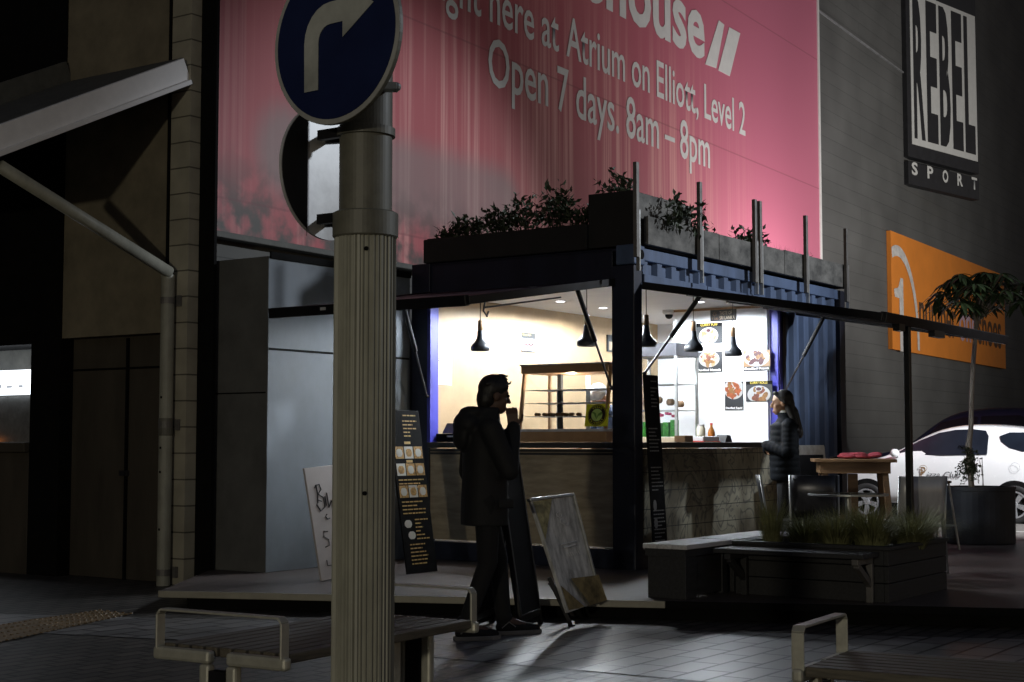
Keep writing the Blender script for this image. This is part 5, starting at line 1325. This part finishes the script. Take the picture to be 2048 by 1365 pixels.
def shoe(t, heel, toe, m='rubber', stripe=True):
    h = Vector(heel); q = Vector(toe); d = (q - h); d.z = 0; l = d.length; d.normalize(); s = Vector((-d.y, d.x, 0))
    a = math.atan2(d.y, d.x); mt = T((h.x, h.y, min(h.z, q.z) - .0)) @ Rz(a)
    mb = MB(); mb.ell(mt @ Vector((.06, 0, .06)), (.065, .043, .05), 8, Rz(a)); mb.cap(mt @ Vector((.04, 0, .05)), .046, mt @ Vector((l * .55, 0, .045)), .042); mb.cap(mt @ Vector((l * .5, 0, .042)), .043, mt @ Vector((l - .04, 0, .034)), .033); mb.cap(mt @ Vector((.05, 0, .06)), .05, mt @ Vector((.055, 0, .12)), .05)
    o = remeshed(mb, 'shoe', 'jacket_black', t, .009, 4)
    so = MB(); so.loft([[mt @ Vector((x, y * w_, z)) for x, y in ((-.012, -.03), (.03, -.044), (l * .5, -.046), (l * .8, -.045), (l - .01, -.02), (l + .006, 0), (l - .01, .02), (l * .8, .045), (l * .5, .046), (.03, .044), (-.012, .03))] for z, w_ in ((.0, .96), (.028, 1.0))])
    so.build('sole', 'sole' if stripe else 'rubber', o, bevel=.004)
    if stripe: MB().tube([mt @ Vector((.02, -.052, .05)), mt @ Vector((.07, -.0545, .09)), mt @ Vector((.12, -.050, .055))], .004, 5).build('stripe', 'sole', o)
    return o
def man():
    t = thing('person', 'man in a long dark hooded coat standing in profile with a hand at his mouth', 'person', (-.185, 10.12, 0), rad(19))
    HC_ = Vector((.075, 0, 1.615))
    sh = [(-.02, .19, 1.40), (-.02, -.19, 1.40)]
    rA = [(-.02, -.20, 1.385), (.10, -.225, 1.11), (.180, -.075, 1.395)]; lA = [(-.02, .19, 1.385), (-.05, .225, 1.10), (.06, .20, .88)]
    rL = [(-.01, -.09, .92), (-.01, -.10, .50), (-.165, -.10, .10)]; lL = [(.01, .09, .92), (.13, .10, .50), (.17, .10, .10)]
    hm = Ry(rad(10))
    b = MB(); ring_loft(b, [(.86, 0, 0, .10, .15), (1.0, 0, 0, .10, .14), (1.2, .0, 0, .115, .16), (1.36, 0, 0, .10, .18), (1.43, .0, 0, .06, .09)])
    chain(b, [(0, 0, 1.40), (.045, 0, 1.53)], [.062, .055]); Hm = head(b, HC_, hm)
    chain(b, rA, [.05, .042, .028]); chain(b, lA, [.05, .042, .028]); chain(b, rL, [.085, .055, .042]); chain(b, lL, [.085, .055, .042])
    for L_ in (rL, lL): a = Vector(L_[2]); b.cap(a, .04, a + Vector((.14, 0, -.05)), .035)
    hand(b, rA[2], (-.06, .10, 1.0), (.25, .95, .1), -1, 1.0, 1.12); hand(b, lA[2], (.25, 0, -1), (0, -1, 0), 1, .5)
    remeshed(b, 'body', 'skin_man', t, .0065, 3)
    for s in (1, -1): MB().ell(Hm @ Vector((.083, s * .032, .012)), (.010, .012, .010), 6).build('eye', 'black', t)
    h = MB(); rn = random.Random(2); Hh = T(HC_) @ hm
    h.ell(Hh @ Vector((-.025, 0, .045)), (.103, .086, .096), 10, hm); h.ell(Hh @ Vector((-.06, 0, -.02)), (.066, .075, .10), 8, hm)
    for i in range(60):
        a = rn.uniform(-1.9, 1.9); x = rn.uniform(-.09, .035); p = Hh @ Vector((x, .072 * math.sin(a) * .9, .052 + .082 * abs(math.cos(a)) * math.sqrt(max(0, 1 - (x / .11) ** 2)))); h.cap(p, .017, p + Vector((.02 + rn.random() * .02, rn.uniform(-.01, .01), rn.uniform(-.004, .014))), .008, 6)
    p = Hh @ Vector((.066, .0, .090)); h.cap(p, .013, p + Vector((.028, 0, .006)), .008, 7); h.cap(p + Vector((.028, 0, .006)), .008, p + Vector((.034, 0, .024)), .006, 7)
    remeshed(h, 'hair', 'hair', t, .007, 2)
    c = MB(); ring_loft(c, [(.745, .0, 0, .152, .18), (.80, .0, 0, .154, .18), (.95, .0, 0, .15, .175), (1.12, .005, 0, .147, .175), (1.28, .0, 0, .142, .188), (1.38, -.01, 0, .125, .195), (1.445, .0, 0, .095, .13), (1.50, .015, 0, .085, .095), (1.535, .02, 0, .080, .085)])
    chain(c, rA, [.078, .064, .050]); chain(c, lA, [.078, .062, .052])
    # hood resting on the back, collar, pocket flaps and folds
    c.ell((-.13, 0, 1.42), (.085, .14, .09), 9); c.ell((-.165, 0, 1.34), (.05, .11, .10), 9); c.ell((-.09, 0, 1.50), (.085, .11, .045), 8); c.ell((.05, 0, 1.455), (.06, .08, .035), 8)
    for k in range(7): z = .84 + .085 * k; c.cap((.150, -.06, z), .012, (.150 + .004 * (k % 2), .08, z - .02), .012, 6)
    c.box(.03, .14, -.222, -.205, .86, .93)
    remeshed(c, 'coat', 'jacket_black', t, .011, 4)
    tr = MB()
    for L_ in (rL, lL): a, k, f = [Vector(p) for p in L_]; tr.cap(a, .095, k, .068); tr.cap(k, .066, f, .054); tr.ell(f + Vector((.01, 0, .02)), (.057, .057, .03), 7)
    remeshed(tr, 'trousers', 'trouser', t, .011, 4)
    shoe(t, (-.23, -.10, .0), (.075, -.11, .0)); shoe(t, (.12, .10, .0), (.44, .10, .0))
man()
def woman():
    p = at(1572, 1000, 14.75); t = thing('person', 'woman with long dark hair and a puffer jacket standing with folded arms', 'person', (p.x, p.y, GZ), rad(176))
    H = Vector((.035, 0, 1.545)); hm = Ry(rad(5))
    rA = [(-.02, -.175, 1.33), (-.01, -.235, 1.08), (.17, -.06, 1.09)]; lA = [(-.02, .175, 1.33), (-.01, .235, 1.06), (.19, .04, 1.13)]
    b = MB(); ring_loft(b, [(.84, 0, 0, .11, .155), (1.0, 0, 0, .095, .13), (1.2, .01, 0, .115, .145), (1.32, 0, 0, .09, .16), (1.38, .0, 0, .05, .08)])
    chain(b, [(-.005, 0, 1.35), (.02, 0, 1.47)], [.052, .047]); Hm = head(b, H, hm @ Matrix.Diagonal((.95, .95, .98, 1)))
    chain(b, rA, [.042, .036, .024]); chain(b, lA, [.042, .036, .024])
    legs = ([(-.01, -.085, .88), (.0, -.085, .47), (-.03, -.085, .09)], [(-.01, .085, .88), (.03, .085, .47), (.03, .085, .09)])
    for q in legs: chain(b, q, [.088, .055, .04]); a = Vector(q[2]); b.cap(a, .036, a + Vector((.13, 0, -.05)), .03)
    hand(b, rA[2], (.2, .8, .1), (-1, 0, 0), -1, .4, .92); hand(b, lA[2], (.0, -.9, -.2), (-1, 0, 0), 1, .4, .92)
    remeshed(b, 'body', 'skin', t, .0065, 3)
    for s in (1, -1):
        MB().ell(Hm @ Vector((.086, s * .032, .008)), (.007, .013, .006), 6).build('eye', 'hair', t); MB().cap(Hm @ Vector((.088, s * .02, .028)), .0035, Hm @ Vector((.078, s * .048, .028)), .003, 6).build('eyebrow', 'hair', t)
    MB().ell(Hm @ Vector((.0965, 0, -.077)), (.004, .018, .006), 6).build('lips', 'food_d', t)
    h = MB(); Hh = T(H) @ hm; h.ell(Hh @ Vector((-.032, 0, .046)), (.094, .086, .088), 10, hm); h.ell(Hh @ Vector((-.075, 0, -.05)), (.056, .082, .12), 9); h.cap(Hh @ Vector((-.085, .0, -.10)), .075, (-.12, 0, 1.25), .06); h.cap(Hh @ Vector((-.06, -.05, -.05)), .04, (-.10, -.10, 1.27), .032); h.cap(Hh @ Vector((-.06, .05, -.05)), .04, (-.10, .10, 1.27), .032)
    h.cap(Hh @ Vector((.05, -.03, .10)), .022, Hh @ Vector((-.03, -.078, .0)), .02, 8); h.cap(Hh @ Vector((.05, .03, .10)), .022, Hh @ Vector((-.03, .078, .0)), .02, 8)
    remeshed(h, 'hair', 'hair', t, .008, 3)
    c = MB(); rows = []
    z = .80; rows.append((.785, 0, 0, .135, .19)); i = 0
    while z < 1.34:
        f = (z - .8) / .54; rx = .150 - .01 * f + (.0 if f < .6 else 0); ry = .20 - .01 * abs(f - .4) + (.0)
        for dz, k in ((0, .965), (.012, .99), (.03, 1.0), (.048, .985)): rows.append((z + dz, .0 + .012 * math.sin(f * 3), 0, rx * k, ry * k))
        z += .060
    rows += [(1.36, -.005, 0, .10, .165), (1.40, .0, 0, .070, .10), (1.45, .012, 0, .066, .074)]
    ring_loft(c, rows, 32, 2.2)
    for A in (rA, lA):
        for (p, q, r0, r1) in ((A[0], A[1], .078, .070), (A[1], A[2], .068, .056)):
            p = Vector(p); q = Vector(q); n = 6
            for k in range(n): c.ell(p.lerp(q, (k + .5) / n), (r0 + (r1 - r0) * k / n,) * 3, 7)
            c.cap(p, r0 * .86, q, r1 * .86)
    remeshed(c, 'jacket', 'puffer', t, .009, 1)
    MB().lathe([(.066, 1.44), (.058, 1.475)], (.012, 0, 0), 20, False).build('collar', 'paper', t)
    tr = MB()
    for q in legs: a, k, f = [Vector(x) for x in q]; tr.cap(a, .10, k, .07); tr.cap(k, .068, f, .052)
    remeshed(tr, 'trousers', 'trouser', t, .011, 3)
    shoe(t, (-.08, -.09, 0), (.17, -.095, 0), stripe=False); shoe(t, (-.02, .09, 0), (.23, .09, 0), stripe=False)
woman()
def staff():
    p = W(1.02, .80, .27); t = thing('person', 'stall worker in a white cap and blue shirt bending behind the display cabinet', 'person', p, ROT + rad(165))
    b = MB(); ring_loft(b, [(.84, -.05, 0, .11, .15), (1.05, -.01, 0, .10, .14), (1.22, .06, 0, .115, .15), (1.33, .11, 0, .09, .16), (1.38, .13, 0, .05, .08)])
    chain(b, [(.12, 0, 1.35), (.18, 0, 1.43)], [.052, .047]); H = Vector((.235, 0, 1.47)); hm = Ry(rad(38)); Hm = head(b, H, hm)
    rA = [(.10, -.18, 1.30), (.16, -.22, 1.05), (.34, -.15, .98)]; lA = [(.10, .18, 1.30), (.16, .22, 1.05), (.34, .15, .98)]
    chain(b, rA, [.045, .038, .026]); chain(b, lA, [.045, .038, .026]); hand(b, rA[2], (1, .2, -.1), (0, 0, -1), 1, .6); hand(b, lA[2], (1, -.2, -.1), (0, 0, -1), -1, .6)
    for s in (1, -1): chain(b, [(-.05, s * .085, .88), (-.03, s * .085, .46), (-.05, s * .085, .08)], [.088, .056, .042]); b.cap((-.05, s * .085, .05), .038, (.09, s * .085, .03), .03)
    remeshed(b, 'body', 'skin', t, .0075, 3)
    c = MB(); ring_loft(c, [(.80, -.05, 0, .135, .18), (1.05, -.01, 0, .125, .165), (1.22, .06, 0, .14, .175), (1.33, .11, 0, .115, .18), (1.40, .135, 0, .065, .09)]); chain(c, rA[:2], [.07, .058]); chain(c, lA[:2], [.07, .058]); remeshed(c, 'shirt', 'blue_shirt', t, .011, 3)
    k = MB(); Hh = T(H) @ hm; k.ell(Hh @ Vector((-.012, 0, .055)), (.107, .092, .088), 10, hm); k.cap(Hh @ Vector((.05, -.04, .06)), .022, Hh @ Vector((.05, .04, .06)), .022); remeshed(k, 'cap', 'cap_white', t, .009, 2)
    MB().tube([(.19 + .075 * math.cos(a), .085 * math.sin(a), 1.385 + .03 * math.cos(a)) for a in [6.283 * i / 20 for i in range(21)]], .014, 8).build('neck_strap', 'strap_red', t)
    q = MB()
    for s in (1, -1): q.cap((-.05, s * .085, .86), .10, (-.03, s * .085, .46), .072); q.cap((-.03, s * .085, .46), .07, (-.05, s * .085, .08), .056)
    remeshed(q, 'trousers', 'trouser', t, .012, 3)
staff()
